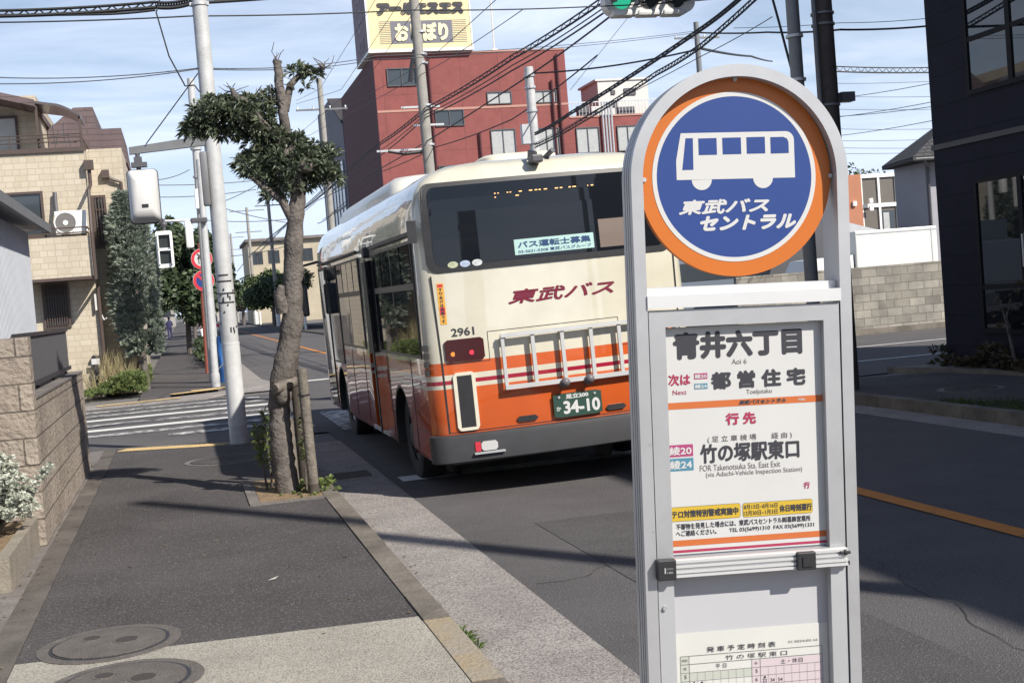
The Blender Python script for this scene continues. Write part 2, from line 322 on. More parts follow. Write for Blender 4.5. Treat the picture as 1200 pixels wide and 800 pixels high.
# bus paint: stripes at fixed heights on the body (object z)
def bus_paint():
    m = bpy.data.materials.new('bus_paint'); m.use_nodes = True
    n = m.node_tree.nodes; l = m.node_tree.links; p = n['Principled BSDF']
    p.inputs['Roughness'].default_value = 0.22; p.inputs['Coat Weight'].default_value = 1.0; p.inputs['Coat Roughness'].default_value = 0.025; p.inputs['Coat IOR'].default_value = 1.75
    t = n.new('ShaderNodeTexCoord'); s = n.new('ShaderNodeSeparateXYZ'); l.new(t.outputs['Object'], s.inputs[0])
    d = n.new('ShaderNodeMath'); d.operation = 'DIVIDE'; l.new(s.outputs['Z'], d.inputs[0]); d.inputs[1].default_value = 3.2
    r = n.new('ShaderNodeValToRGB'); r.color_ramp.interpolation = 'CONSTANT'
    cr_, og, rd = (0.67, 0.635, 0.52), (0.62, 0.112, 0.022), (0.36, 0.011, 0.04)
    st = [(0, og), (1.015, cr_), (1.055, rd), (1.10, cr_), (1.145, og), (1.262, cr_)]
    e = r.color_ramp.elements
    e[0].position = 0; e[0].color = (*og, 1); e[1].position = 1.015/3.2; e[1].color = (*cr_, 1)
    for z, c in st[2:]:
        k = e.new(z/3.2); k.color = (*c, 1)
    l.new(d.outputs[0], r.inputs[0])
    z = n.new('ShaderNodeTexNoise'); z.inputs['Scale'].default_value = 2.5; z.inputs['Detail'].default_value = 7; l.new(t.outputs['Object'], z.inputs['Vector'])
    q = n.new('ShaderNodeValToRGB'); q.color_ramp.elements[0].color = (0.86, 0.85, 0.83, 1); q.color_ramp.elements[1].color = (1, 1, 1, 1); q.color_ramp.elements[0].position = 0.25; q.color_ramp.elements[1].position = 0.6
    l.new(z.outputs['Fac'], q.inputs[0])
    x = n.new('ShaderNodeMix'); x.data_type = 'RGBA'; x.blend_type = 'MULTIPLY'; x.inputs['Factor'].default_value = 1
    l.new(r.outputs[0], x.inputs['A']); l.new(q.outputs[0], x.inputs['B']); l.new(x.outputs['Result'], p.inputs['Base Color'])
    z3 = n.new('ShaderNodeTexNoise'); z3.inputs['Scale'].default_value = 1.6; z3.inputs['Detail'].default_value = 1; l.new(t.outputs['Object'], z3.inputs['Vector'])
    b = n.new('ShaderNodeBump'); b.inputs['Strength'].default_value = 0.05; b.inputs['Distance'].default_value = 0.05; l.new(z3.outputs['Fac'], b.inputs['Height'])
    l.new(b.outputs[0], p.inputs['Normal']); l.new(b.outputs[0], p.inputs['Coat Normal'])
    return m
M['bus'] = bus_paint()
M['cream'] = mat('cream_paint', (0.68, 0.645, 0.53), 0.3, coat=0.4)
M['maroon'] = mat('maroon_letters', (0.17, 0.012, 0.035), 0.4)
M['bumper'] = mat('grey_bumper', (0.040, 0.040, 0.045), 0.55, var=0.15, vscale=5)
M['tail_dark'] = mat('tail_lamp_dark', (0.05, 0.008, 0.010), 0.15, coat=0.5)
M['lamp_red'] = mat('lit_red_lamp', (0.9, 0.03, 0.06), 0.3, emit=0.7)
M['lamp_amber'] = mat('amber_lamp', (0.75, 0.22, 0.04), 0.3, emit=0.35)
M['led'] = mat('amber_led', (1.0, 0.55, 0.2), 0.4, emit=0.5)
M['plate_green'] = mat('plate_green', (0.022, 0.06, 0.045), 0.45)
M['banner'] = mat('banner_teal', (0.42, 0.62, 0.60), 0.5)
M['banner_ink'] = mat('banner_ink', (0.02, 0.06, 0.16), 0.5)
M['sticker'] = mat('sticker_orange', (0.70, 0.36, 0.05), 0.5)
M['clear_lamp'] = mat('clear_lamp', (0.55, 0.55, 0.55), 0.12, coat=0.6)

def foliage_mat(name, a, b, rough=0.55, trans=0.25):
    m = bpy.data.materials.new(name); m.use_nodes = True
    n = m.node_tree.nodes; l = m.node_tree.links; p = n['Principled BSDF']; p.inputs['Roughness'].default_value = rough
    g = n.new('ShaderNodeNewGeometry')
    r = n.new('ShaderNodeValToRGB'); r.color_ramp.elements[0].color = (*a, 1); r.color_ramp.elements[1].color = (*b, 1)
    l.new(g.outputs['Random Per Island'], r.inputs[0]); l.new(r.outputs[0], p.inputs['Base Color'])
    tr = n.new('ShaderNodeBsdfTranslucent'); l.new(r.outputs[0], tr.inputs['Color'])
    mxs = n.new('ShaderNodeMixShader'); mxs.inputs[0].default_value = trans
    l.new(p.outputs[0], mxs.inputs[1]); l.new(tr.outputs[0], mxs.inputs[2]); l.new(mxs.outputs[0], n['Material Output'].inputs['Surface'])
    return m
M['leaf_street'] = foliage_mat('leathery_leaves', (0.040, 0.056, 0.034), (0.175, 0.205, 0.135), 0.36, 0.15)
M['leaf_dark'] = foliage_mat('dark_leaves', (0.030, 0.050, 0.026), (0.105, 0.145, 0.070))
M['leaf_mid'] = foliage_mat('mid_leaves', (0.035, 0.060, 0.022), (0.12, 0.16, 0.06))
M['leaf_cypress'] = foliage_mat('cypress_sprays', (0.16, 0.195, 0.16), (0.40, 0.45, 0.37), 0.7)
M['leaf_silver'] = foliage_mat('silver_leaves', (0.42, 0.46, 0.38), (0.78, 0.79, 0.72), 0.7)
M['leaf_weed'] = foliage_mat('weed_leaves', (0.07, 0.11, 0.03), (0.22, 0.27, 0.09))
M['leaf_dry'] = foliage_mat('dry_grass', (0.24, 0.19, 0.10), (0.46, 0.40, 0.22), 0.8)
M['leaf_grass'] = foliage_mat('grass_blades', (0.05, 0.09, 0.02), (0.14, 0.20, 0.05))
M['leaf_shrub'] = foliage_mat('shrub_leaves', (0.035, 0.045, 0.022), (0.12, 0.085, 0.05))

def spray(mb, c, d, length, width, n, spread, rng=random):
    """n narrow leaves leaving point c around direction d"""
    c = Vector(c); d = Vector(d).normalized(); a = d.orthogonal().normalized(); b = d.cross(a)
    for i in range(n):
        t = rng.uniform(0, 2*math.pi); s = rng.uniform(0.35, 1.0)*spread
        v = (d*math.cos(s)+(a*math.cos(t)+b*math.sin(t))*math.sin(s)).normalized()
        q = v.orthogonal().normalized(); q = (q*math.cos(rng.uniform(0, 6))+v.cross(q)*math.sin(rng.uniform(0, 6))).normalized()
        L = length*rng.uniform(0.65, 1.15); W = width*rng.uniform(0.7, 1.2)
        p1 = c+v*L*0.08; p2 = c+v*L*0.6+q*W; p3 = c+v*L+Vector((0, 0, -L*0.18)); p4 = c+v*L*0.6-q*W
        mb.quad(p1, p2, p3, p4)
def leaf_cloud(mb, c, rad, n, size, rng=random, shell=0.55, aspect=0.55):
    """n leaf faces through an ellipsoid, denser towards its surface"""
    c = Vector(c)
    for i in range(n):
        v = Vector((rng.gauss(0, 1), rng.gauss(0, 1), rng.gauss(0, 1))).normalized()
        k = shell+(1-shell)*rng.random() if rng.random() < 0.75 else rng.random()
        p = c+Vector((v.x*rad[0], v.y*rad[1], v.z*rad[2]))*k
        nrm = (v*0.6+Vector((rng.gauss(0, .6), rng.gauss(0, .6), rng.gauss(0.3, .6)))).normalized()
        a = nrm.orthogonal().normalized(); th = rng.uniform(0, 6.3); a = (a*math.cos(th)+nrm.cross(a)*math.sin(th)); b = nrm.cross(a)
        s = size*rng.uniform(0.6, 1.3)
        mb.quad(p-a*s, p-b*s*aspect, p+a*s, p+b*s*aspect)

# ------------------------------------------------------------------ ground
def struct(o): return tag(o, kind='structure')
SW = 0.10       # pavement height
g = MB(); g.quad((-900, -300, -0.02), (900, -300, -0.02), (900, 1800, -0.02), (-900, 1800, -0.02))
struct(g.build('ground', mat('far_ground', (0.16, 0.15, 0.14), 0.95, var=0.2, vscale=0.2)))
g = MB()
g.quad((1.92, -30, 0), (8.35, -30, 0), (8.35, 420, 0), (1.92, 420, 0))
g.quad((-60, 18.7, 0), (1.92, 18.7, 0), (1.92, 28.6, 0), (-60, 28.6, 0)); g.quad((8.35, 18.7, 0), (70, 18.7, 0), (70, 28.9, 0), (8.35, 28.9, 0))
struct(g.build('road', M['asphalt']))
# pavements as raised slabs
def slab(name, poly, z, m):
    k = MB(); k.prism([(x, y, -0.015) for x, y in poly], (0, 0, z+0.015)); return struct(k.build(name, m))
slab('pavement', [(-1.0, 7.12), (1.12, 6.93), (1.12, 17.0), (0.6, 17.55), (-1.0, 18.3)], SW, M['path'])
slab('concrete_driveway', [(-1.0, -20), (1.12, -20), (1.12, 6.925), (-1.0, 7.115)], SW, M['concrete_pad'])
slab('pavement', [(-1.05, 29.6), (0.95, 30.6), (1.12, 31.4), (1.12, 400), (-1.05, 400)], SW, M['path'])
slab('pavement', [(8.5, -30), (11.12, -30), (11.12, 16.9), (8.5, 18.0)], SW, M['path'])
slab('pavement', [(8.5, 29.2), (11.4, 29.2), (11.4, 400), (8.5, 400)], SW, M['path'])
# block edging left of the asphalt, two rows
def row(name, x0, x1, y0, y1, ln, z, m, jit=0.002):
    k = MB(); y = y0
    while y < y1-0.01:
        e = min(y+ln, y1); dz = random.uniform(-jit, jit); k.box(x0, x1, y+0.004, e-0.004, -0.01, z+dz); y = e
    return struct(k.build(name, m))
row('edging_strip', -1.17, -1.004, 2, 18.3, 0.6, SW+0.004, M['strip'])
row('edging_strip', -1.36, -1.174, 2, 18.3, 1.2, SW+0.001, M['strip_grey'])
M['kerb_paint'] = worn_paint('kerb_old_paint', (0.42, 0.25, 0.09), 0.52, 0.60)
row('kerb', 1.124, 1.27, -20, 5.6, 0.6, SW+0.006, M['kerb']); row('kerb', 1.124, 1.27, 5.6, 6.8, 0.6, SW+0.006, speckle(mat('pale_kerb', (0.30, 0.275, 0.245), 0.9, col2=(0.36, 0.27, 0.14), vscale=3.2, bump=0.5, bscale=40), 60, 0.5, 0.7, (0.16, 0.14, 0.12), 0.5))
row('kerb', 1.124, 1.27, 6.8, 17.0, 0.6, SW+0.010, M['kerb'])
row('kerb', 1.124, 1.27, 31.4, 120, 0.6, SW+0.006, M['kerb'])
row('kerb', 8.35, 8.496, -30, 18.0, 0.6, SW+0.045, M['kerb'])
row('kerb', 8.35, 8.496, 29.2, 130, 0.6, SW+0.02, M['kerb'])
k = MB(); k.prism([(-1.0, 18.304, -.01), (0.6, 17.556, -.01), (1.12, 17.004, -.01), (1.27, 17.06, -.01), (0.72, 17.72, -.01), (-1.0, 18.52, -.01)], (0, 0, SW+0.005)); struct(k.build('kerb', M['kerb']))
k = MB(); k.prism([(-9.0, 28.62, -.01), (0.3, 28.62, -.01), (1.9, 31.3, -.01), (1.12, 31.35, -.01), (0.95, 30.55, -.01), (-1.0, 29.55, -.01), (-9.0, 29.55, -.01)], (0, 0, SW*0.5)); struct(k.build('kerb_ramp', M['gutter']))
row('gutter', 1.274, 1.92, -20, 17.3, 2.4, 0.006, M['gutter'], 0.0012)
row('gutter', 1.274, 1.92, 31.4, 160, 2.4, 0.006, M['gutter'], 0.0012)
row('gutter', 7.9, 8.346, -30, 18.0, 2.4, 0.006, M['gutter'], 0.0012)
# side-street corner apron (pale triangle by the far kerb)
k = MB(); k.quad((0.8, 29.3, .012), (1.9, 29.4, .012), (2.3, 31.2, .012), (1.7, 36, .012)); struct(k.build('corner_apron', M['gutter']))
# painted markings
def mark(pts, m, name='road_marking', z=0.008):
    k = MB(); k.quad(*[(x, y, z) for x, y in pts]); return struct(k.build(name, m))
mark([(5.08, -20), (5.24, -20), (5.24, 16.5), (5.08, 16.5)], M['orange_line'])
mark([(5.08, 31), (5.24, 31), (5.24, 240), (5.08, 240)], M['orange_line'])
ys = [20.6, 21.65, 22.75, 23.9, 25.1, 26.3, 27.4]
for i, y in enumerate(ys):                     # zebra over the side street
    mark([(-4.2 if i > 0 else -0.35, y), (1.75-0.05*i, y), (1.75-0.05*i, y+0.42), (-4.2 if i > 0 else -0.35, y+0.42)], M['white_line'] if i not in (2, 4) else M['white_line_new'])
for i in range(7):                             # zebra over the main road
    mark([(2.15+i*0.92, 18.6), (2.6+i*0.92, 18.6), (2.6+i*0.92, 22.2), (2.15+i*0.92, 22.2)], M['white_line'])
mark([(2.02, 12.75), (5.0, 12.75), (5.0, 13.12), (2.02, 13.12)], M['white_line_new'])
mark([(2.1, 31.6), (5.0, 31.6), (5.0, 32.05), (2.1, 32.05)], M['white_line_new'])
mark([(11.5, 21.3), (40, 20.4), (40, 20.55), (11.5, 21.45)], M['white_line_new']); mark([(13.7, 24.9), (40, 23.8), (40, 23.95), (13.7, 25.05)], M['white_line_new'])
# tactile paving, bumps modelled as small studs in one sheet each
def tactile(cx, cy, ang, nx, z):
    k = MB(); ca, sa = math.cos(ang), math.sin(ang)
    P = lambda u, v, h: (cx+u*ca-v*sa, cy+u*sa+v*ca, h)
    for i in range(nx):
        u0, u1 = i*0.3+0.004, (i+1)*0.3-0.004
        k.quad(P(u0, 0, z), P(u1, 0, z), P(u1, 0.296, z), P(u0, 0.296, z))
        for a in range(5):
            for b in range(5):
                u = u0+0.03+a*0.058; v = 0.03+b*0.058; s = 0.017; c0 = [P(u-s, v-s, z), P(u+s, v-s, z), P(u+s, v+s, z), P(u-s, v+s, z)]
                t0 = [P(u-s*.6, v-s*.6, z+.006), P(u+s*.6, v-s*.6, z+.006), P(u+s*.6, v+s*.6, z+.006), P(u-s*.6, v+s*.6, z+.006)]
                k.loft([c0, t0], cap0=False)
    return struct(k.build('tactile_paving', M['tactile'], normals=False))
tactile(-1.0, 17.92, R_(-25), 4, SW+0.006); tactile(0.06, 17.45, R_(-25), 3, SW+0.006)
tactile(-1.9, 28.75, R_(10), 6, SW*0.5+0.004); tactile(-0.3, 29.75, R_(25), 4, SW+0.005); tactile(0.1, 30.4, R_(8), 3, SW+0.006)

# darker trench reinstatement in the lane and hairline cracks
k = MB(); k.quad((2.55, 4.0, .0035), (3.35, 4.0, .0035), (3.35, 9.7, .0035), (2.55, 9.7, .0035)); struct(k.build('asphalt_patch', speckle(mat('patch_asphalt', (0.090, 0.086, 0.089), 0.9, var=0.15, vscale=1.2, bump=0.6, bscale=120, spec=0.25), 95, 0.58, 0.69, (0.24, 0.235, 0.23), 0.6)))
rng = random.Random(77)
def crack(x, y, dx, dy, n_, z, wd=.0045):
    k = MB(); p = Vector((x, y, z)); d = Vector((dx, dy, 0))
    for i in range(n_):
        q_ = p+d+Vector((rng.gauss(0, .035), rng.gauss(0, .035), 0)); s = Vector((-(q_-p).y, (q_-p).x, 0)).normalized()*wd*rng.uniform(.4, 1.1)
        k.quad(p-s, q_-s, q_+s, p+s); p = q_
    return struct(k.build('crack', M['manhole_dark'], normals=False))
M['manhole_dark'] = mat('manhole_recess', (0.05, 0.043, 0.04), 0.9)
crack(-.98, 9.4, .10, .02, 16, SW+.004, .003); crack(2.0, 7.7, .12, .05, 24, .0042); crack(3.6, 4.8, .02, .14, 26, .0042, .003)
# manholes in the pavement
def manhole(x, y, r, m_ring, m_lid, label):
    t = root('manhole_cover', (x, y, SW), label, 'manhole', 'manholes in the pavement')
    k = MB(); k.cyl((x, y, SW-0.02), (x, y, SW+0.005), r+0.075, n=56); k.build('frame', m_ring, t)
    k = MB(); k.cyl((x, y, SW-0.01), (x, y, SW+0.011), r-0.008, n=56)
    k.cyl((x+0.09, y, SW), (x+0.09, y, SW+0.014), 0.075, n=20); k.cyl((x-0.1, y+0.13, SW), (x-0.1, y+0.13, SW+0.014), 0.06, n=20)
    k.build('lid', m_lid, t)
    k = MB(); k.cyl((x+0.09, y, SW), (x+0.09, y, SW+0.0155), 0.06, n=20); k.build('key_hole', M['manhole_dark'], t)
    k = MB(); k.cyl((x-0.1, y+0.13, SW), (x-0.1, y+0.13, SW+0.0155), 0.045, n=20); k.build('key_hole', M['manhole_dark'], t)
    k = MB(); k.ring((x, y, SW), r-0.004, r+0.012, (1, 0, 0), (0, 1, 0), (0, 0, 0.008)); k.build('groove', M['black'], t)
manhole(-0.53, 7.28, 0.305, M['iron'], M['iron'], 'round iron manhole cover on the seam of asphalt and pale concrete')
manhole(-0.42, 6.46, 0.305, M['iron'], M['iron'], 'round iron manhole cover set wholly in the pale concrete apron')
manhole(0.36, 15.6, 0.40, M['strip_grey'], M['path'], 'faint round manhole cover in dark asphalt before the signal pole')
# street drain grate
t = root('drain_grate', (1.6, 13.7, 0), 'rusty iron drain grate in the concrete gutter beside the bus', 'drain grate')
k = MB(); k.box(1.33, 1.86, 13.35, 14.0, -0.02, 0.009); k.build('frame', M['gutter'], t)
k = MB()
for i in range(9): k.box(1.38, 1.81, 13.42+i*0.06, 13.445+i*0.06, 0.0, 0.014)
k.build('bars', M['iron'], t)
# tree pit
k = MB(); k.quad((0.55, 11.75, SW+.006), (1.12, 11.75, SW+.006), (1.12, 13.3, SW+.006), (0.55, 13.3, SW+.006)); struct(k.build('tree_pit_soil', M['soil']))
k = MB(); k.box(0.45, 0.545, 11.65, 13.4, 0, SW+0.012); k.box(0.545, 1.12, 11.65, 11.74, 0, SW+0.012); struct(k.build('tree_pit_edging', M['strip_grey']))




# ------------------------------------------------------------------ left: block wall, fence, planter, metal-clad house
M['block_tan'] = masonry('tan_split_block', (0.385, 0.33, 0.275), (0.325, 0.272, 0.225), (0.15, 0.125, 0.105), 0.44, 0.218, 0.008, bump=0.65, stain=0.35, rockface=2.2)
bw = root('block_wall', (-1.3, 13.7, 0.1), 'tan split-face block wall with a tall end pier along the pavement', 'wall')
k = MB(); k.box(-1.42, -1.20, 11.06, 16.1, 0.05, 1.27); k.build('wall', M['block_tan'], bw)
k = MB(); k.box(-3.4, -1.197, 10.85, 11.057, 0.05, 1.78); k.build('pier', M['block_tan'], bw)
k = MB(); k.box(-1.43, -1.19, 11.07, 16.1, 1.272, 1.292); k.build('coping', M['strip_grey'], bw)
fe = root('railing', (-1.3, 13.6, 1.29), 'black metal railing of close vertical slats on top of the tan block wall', 'railing')
k = MB()
y = 11.1
while y < 15.75: k.box(-1.325, -1.31, y, y+0.035, 1.36, 1.80); y += 0.10
k.build('slats', M['dark_steel'], fe)
k = MB(); k.box(-1.35, -1.29, 11.08, 15.8, 1.335, 1.375); k.box(-1.345, -1.295, 11.08, 15.8, 1.775, 1.81); k.build('rail', M['black'], fe)
for y in (11.2, 12.7, 14.2, 15.7):
    k = MB(); k.box(-1.365, -1.335, y-.02, y+.02, 1.29, 1.79); k.build('post', M['black'], fe)
pl = root('planter', (-1.9, 10.1, 0.1), 'low concrete planter of dry brown soil against the tan block wall', 'planter')
k = MB(); k.box(-1.335, -1.25, 9.1, 10.845, 0.05, 0.335); k.box(-3.4, -1.337, 9.1, 9.19, 0.05, 0.335); k.build('edging', speckle(mat('planter_concrete', (0.26, 0.23, 0.19), 0.9, var=0.3, vscale=3, bump=0.5, bscale=40), 60, .5, .7, (.12, .10, .08), .4), pl)
k = MB(); k.quad((-3.4, 9.195, 0.315), (-1.337, 9.195, 0.315), (-1.337, 10.845, 0.315), (-3.4, 10.845, 0.315)); k.build('soil', M['soil'], pl)
bu = root('white_flowering_bush', (-1.48, 10.25, 0.345), 'small bush of silvery white leaves leaning out of the planter by the wall', 'bush')
k = MB(); rng = random.Random(3)
stems = []
for i in range(120):
    a = rng.uniform(0, 6.28); r_ = rng.random()**0.6
    tip = Vector((-1.42+math.cos(a)*0.24*r_, 10.2+math.sin(a)*0.26*r_, 0.50+0.44*rng.random()*(1.15-r_*0.55)))
    if i < 9: tip = Vector((-1.06-0.03*i, 10.2+rng.uniform(-.15, .15), 0.80-0.03*i))
    stems.append(tip)
    d = (tip-Vector((-1.48, 10.25, 0.30))).normalized()
    for j in range(3): spray(k, tip-d*0.05*j, d+Vector((0, 0, 0.4)), 0.050, 0.011, 20, 1.4, rng)
k.build('foliage', M['leaf_silver'], bu, normals=False)
k = MB()
for tip in stems[::2]: k.tube([(-1.48, 10.25, 0.34), (Vector((-1.48, 10.25, 0.36))+tip)/2+Vector((0, 0, .02)), tip], [0.008, 0.006, 0.003], 5)
k.build('stems', M['tree_bark'], bu)

mh = root('metal_clad_house', (-3.6, 13, 0), 'pale blue-grey corrugated metal house wall rising behind the tan block pier', 'house')
m_corr = mat('corrugated_metal', (0.50, 0.53, 0.585), 0.5, metal=0.2, var=0.07, vscale=2.0)
k = MB(); y = 8.0; n = 0
while y < 15.60:                                        # trapezoid ribs
    x0 = -1.62
    pr = [(x0, y), (x0+.015, y+.010), (x0+.015, y+.05), (x0, y+.060), (x0, y+.095)]
    for (xa, ya), (xb, yb) in zip(pr, pr[1:]): k.quad((xa, ya, 0.3), (xb, yb, 0.3), (xb, yb, 2.93), (xa, ya, 2.93))
    y += 0.095
k.quad((-1.62, 15.6, .3), (-6, 15.6, .3), (-6, 15.6, 2.93), (-1.62, 15.6, 2.93)); k.quad((-1.62, 8, .3), (-6, 8, .3), (-6, 8, 2.93), (-1.62, 8, 2.93))
k.build('wall', m_corr, mh)
k = MB(); k.prism([(-1.44, 7.8, 2.98), (-1.44, 7.8, 3.08), (-6.2, 7.8, 3.75), (-6.2, 7.8, 3.65)], (0, 8.35, 0)); k.build('roof', mat('grey_roof', (0.17, 0.165, 0.175), 0.55, var=0.1, vscale=2), mh)
k = MB(); k.prism([(-1.40, 7.8, 2.95), (-1.40, 7.8, 3.05), (-1.438, 7.8, 3.05), (-1.438, 7.8, 2.95)], (0, 8.35, 0)); k.build('gutter', M['pole_grey'], mh)

# ------------------------------------------------------------------ brick-tiled house beyond the side street
M['tile'] = masonry('cream_tile', (0.57, 0.51, 0.41), (0.51, 0.44, 0.34), (0.42, 0.36, 0.275), 0.28, 0.145, 0.009, bump=0.25, stain=0.12, squash=0.62, freq=2, offset=0.42)
m_shingle = masonry('roof_slate', (0.165, 0.125, 0.125), (0.15, 0.11, 0.115), (0.09, 0.07, 0.07), 2.4, 0.16, 0.012, bump=0.3)
m_brown = mat('brown_trim', (0.085, 0.06, 0.052), 0.5, var=0.1, vscale=4)
bh = root('brick_house', (-4.4, 36, 0), 'cream tile-clad house with balcony and brown canopy on the far corner', 'house')
Y0 = 32.0
k = MB()
k.box(-9, -1.93, Y0, Y0+0.25, 2.97, 3.93)                      # balcony parapet
k.box(-2.18, -1.93, Y0+0.252, Y0+1.6, 2.97, 3.93)
k.box(-9, -1.95, Y0+0.95, Y0+8, 0, 2.966)                       # lower storey, set back
k.box(-9, -1.93, Y0+0.80, Y0+8, 3.0, 6.06)                      # middle storey
k.box(-9, -1.93, Y0+0.803, Y0+8, 6.063, 6.10)
k.box(-9, -3.02, Y0+1.9, Y0+8, 6.10, 7.6)                       # upper storey strip
k.box(-1.925, -1.08, Y0+1.62, Y0+10, 0, 6.16)                      # wing behind with the narrow window
k.build('wall', M['tile'], bh)
k = MB(); k.box(-9, -1.90, Y0-.03, Y0+1.7, 2.90, 2.968); k.box(-9, -1.90, Y0+0.74, Y0+0.80, 6.02, 6.13); k.build('trim', m_brown, bh)
# roofs
k = MB()
k.prism([(-9.5, Y0+0.6, 8.9), (-2.95, Y0+0.6, 7.12), (-2.95, Y0+0.6, 7.28), (-9.5, Y0+0.6, 9.05)], (0, 8, 0))
k.prism([(-3.0, Y0+4.2, 6.3), (-3.0, Y0+4.2, 7.05), (-2.3, Y0+4.2, 7.62), (-1.80, Y0+4.2, 7.62), (-1.70, Y0+4.2, 6.3)], (0, 4.5, 0)); k.prism([(-1.698, Y0+4.3, 6.35), (-1.79, Y0+4.3, 7.04), (-1.12, Y0+4.3, 7.04), (-1.04, Y0+4.3, 6.1), (-1.69, Y0+4.3, 6.1)], (0, 4, 0))
k.build('roof', m_shingle, bh)
k = MB()                                                 # curved terrace canopy
arc = [(-3.0+1.06*t, 7.30-0.18*t-0.55*max(0, t-0.5)**1.5) for t in [i/12 for i in range(13)]]
A = [(x, Y0+0.9, z) for x, z in arc]+[(x, Y0+0.9, z-0.06) for x, z in arc[::-1]]
k.prism(A, (0, 1.6, 0)); k.build('canopy', mat('smoked_canopy', (0.10, 0.085, 0.085), 0.3, coat=0.3), bh)
k = MB(); k.box(-9, -3.03, Y0+1.5, Y0+1.9, 6.10, 6.12)
for x in (-1.97, -2.95): k.box(x-.03, x+.03, Y0+0.95, Y0+1.0, 6.1, 6.92 if x > -2.5 else 7.2)
k.build('canopy_posts', m_brown, bh)
k = MB()
for z in (6.28, 6.38, 6.46): k.tube([(-9, Y0+0.85, z), (-1.98, Y0+0.85, z)], 0.014, 6); k.tube([(-1.98, Y0+0.85, z), (-1.98, Y0+4, z)], 0.014, 6)
for x in (-8, -6.5, -5, -3.6, -2.9, -1.98): k.tube([(x, Y0+0.85, 6.1), (x, Y0+0.85, 6.47)], 0.014, 6)
k.build('roof_railing', m_brown, bh)
k = MB()
for z in (4.02, 4.14): k.tube([(-9, Y0+0.06, z), (-1.98, Y0+0.06, z)], 0.016, 6); k.tube([(-1.98, Y0+0.06, z), (-1.98, Y0+0.9, z)], 0.016, 6)
for x in (-6, -4.6, -3.35, -2.0): k.tube([(x, Y0+0.06, 3.93), (x, Y0+0.06, 4.15)], 0.014, 6)
k.build('balcony_railing', m_brown, bh)
def window(parent, x0, x1, y, z0, z1, glass=None, fm=None, bars=0, d=0.06, mull=1):
    k = MB(); t = 0.06
    k.box(x0-t, x1+t, y-d, y+0.02, z1, z1+t); k.box(x0-t, x1+t, y-d, y+0.02, z0-t, z0); k.box(x0-t, x0, y-d, y+0.02, z0, z1); k.box(x1, x1+t, y-d, y+0.02, z0, z1)
    for i in range(mull): x = x0+(x1-x0)*(i+1)/(mull+1); k.box(x-.025, x+.025, y-d*0.8, y+0.02, z0, z1)
    f = k.build('window', fm or m_brown, parent)
    k = MB(); k.quad((x0, y-0.012, z0), (x1, y-0.012, z0), (x1, y-0.012, z1), (x0, y-0.012, z1)); k.build('pane', glass or M['glass_win'], f)
    if bars:
        k = MB()
        for i in range(bars): x = x0+(x1-x0)*(i+.5)/bars; k.box(x-.012, x+.012, y-d-.04, y-d-.018, z0, z1)
        for z in (z0+.25*(z1-z0), z0+.75*(z1-z0)): k.box(x0, x1, y-d-.016, y-d-.004, z-.015, z+.015)
        k.build('bars', fm or m_brown, f)
    return f
window(bh, -3.15, -2.65, Y0+0.95, 1.85, 2.80, bars=9, mull=0)
window(bh, -4.7, -3.02, Y0+0.80, 4.05, 5.05)
window(bh, -4.9, -3.55, Y0+1.9, 6.14, 7.05, glass=M['curtain'])
window(bh, -1.84, -1.62, Y0+1.62, 3.75, 4.95, bars=3, mull=0)
k = MB(); k.tube([(-1.84, Y0+0.72, 5.6), (-1.84, Y0+0.72, 5.2), (-1.86, Y0+.1, 5.0), (-1.87, Y0-.08, 4.0), (-1.87, Y0-.08, 2.9), (-1.90, Y0+0.85, 2.75), (-1.90, Y0+0.85, 0.8)], 0.045, 8)
k.box(-1.95, -1.73, Y0+0.60, Y0+0.80, 5.55, 5.78); k.build('downpipe', m_brown, bh)
k = MB(); k.tube([(-1.50, Y0+1.53, 5.45), (-1.30, Y0+1.53, 5.35), (-1.16, Y0+1.53, 5.3), (-1.13, Y0+1.53, 4.2), (-1.13, Y0+1.53, 0.5)], 0.042, 8)
k.box(-1.60, -1.42, Y0+1.46, Y0+1.62, 5.42, 5.62); k.build('downpipe', m_brown, bh)
k = MB(); k.box(-2.0, -1.955, Y0+0.80, Y0+0.95, 2.15, 2.55); k.tube([(-1.9, Y0+0.86, 2.1), (-1.82, Y0+0.85, 1.9), (-1.75, Y0+0.85, 1.95)], 0.02, 6); k.build('meter_box', M['sig_grey'], bh)
k = MB()
for a, b in (((-2.62, 6.75), (-2.62, 6.28)), ((-2.38, 6.75), (-2.38, 6.3)), ((-2.75, 6.45), (-2.25, 6.48)), ((-2.7, 6.3), (-2.1, 6.3)), ((-2.5, 6.6), (-2.6, 6.2)), ((-2.3, 6.55), (-2.25, 6.2))): k.tube([(a[0], Y0+1.2, a[1]), (b[0], Y0+1.2, b[1])], 0.013, 5)
k.build('drying_rack', M['dark_steel'], bh)
ac = root('air_conditioner', (-2.36, Y0+0.35, 3.95), 'white air conditioner unit standing behind the balcony rail of the cream house', 'air conditioner')
k = MB(); k.box(-2.70, -1.98, Y0+0.28, Y0+0.56, 4.0, 4.56, bev=0.015); k.build('casing', M['sig_white'], ac)
k = MB(); k.cyl((-2.46, Y0+0.275, 4.28), (-2.46, Y0+0.262, 4.28), 0.235, n=28); k.build('fan_grille', mat('fan_dark', (0.16, 0.15, 0.145), 0.6, var=.1, vscale=40), ac)
k = MB(); k.ring((-2.46, Y0+0.264, 4.28), 0.235, 0.262, (1, 0, 0), (0, 0, 1), (0, -0.012, 0), 28); k.cyl((-2.46, Y0+0.26, 4.28), (-2.46, Y0+0.25, 4.28), 0.06, n=16); k.build('fan_ring', M['sig_white'], ac)
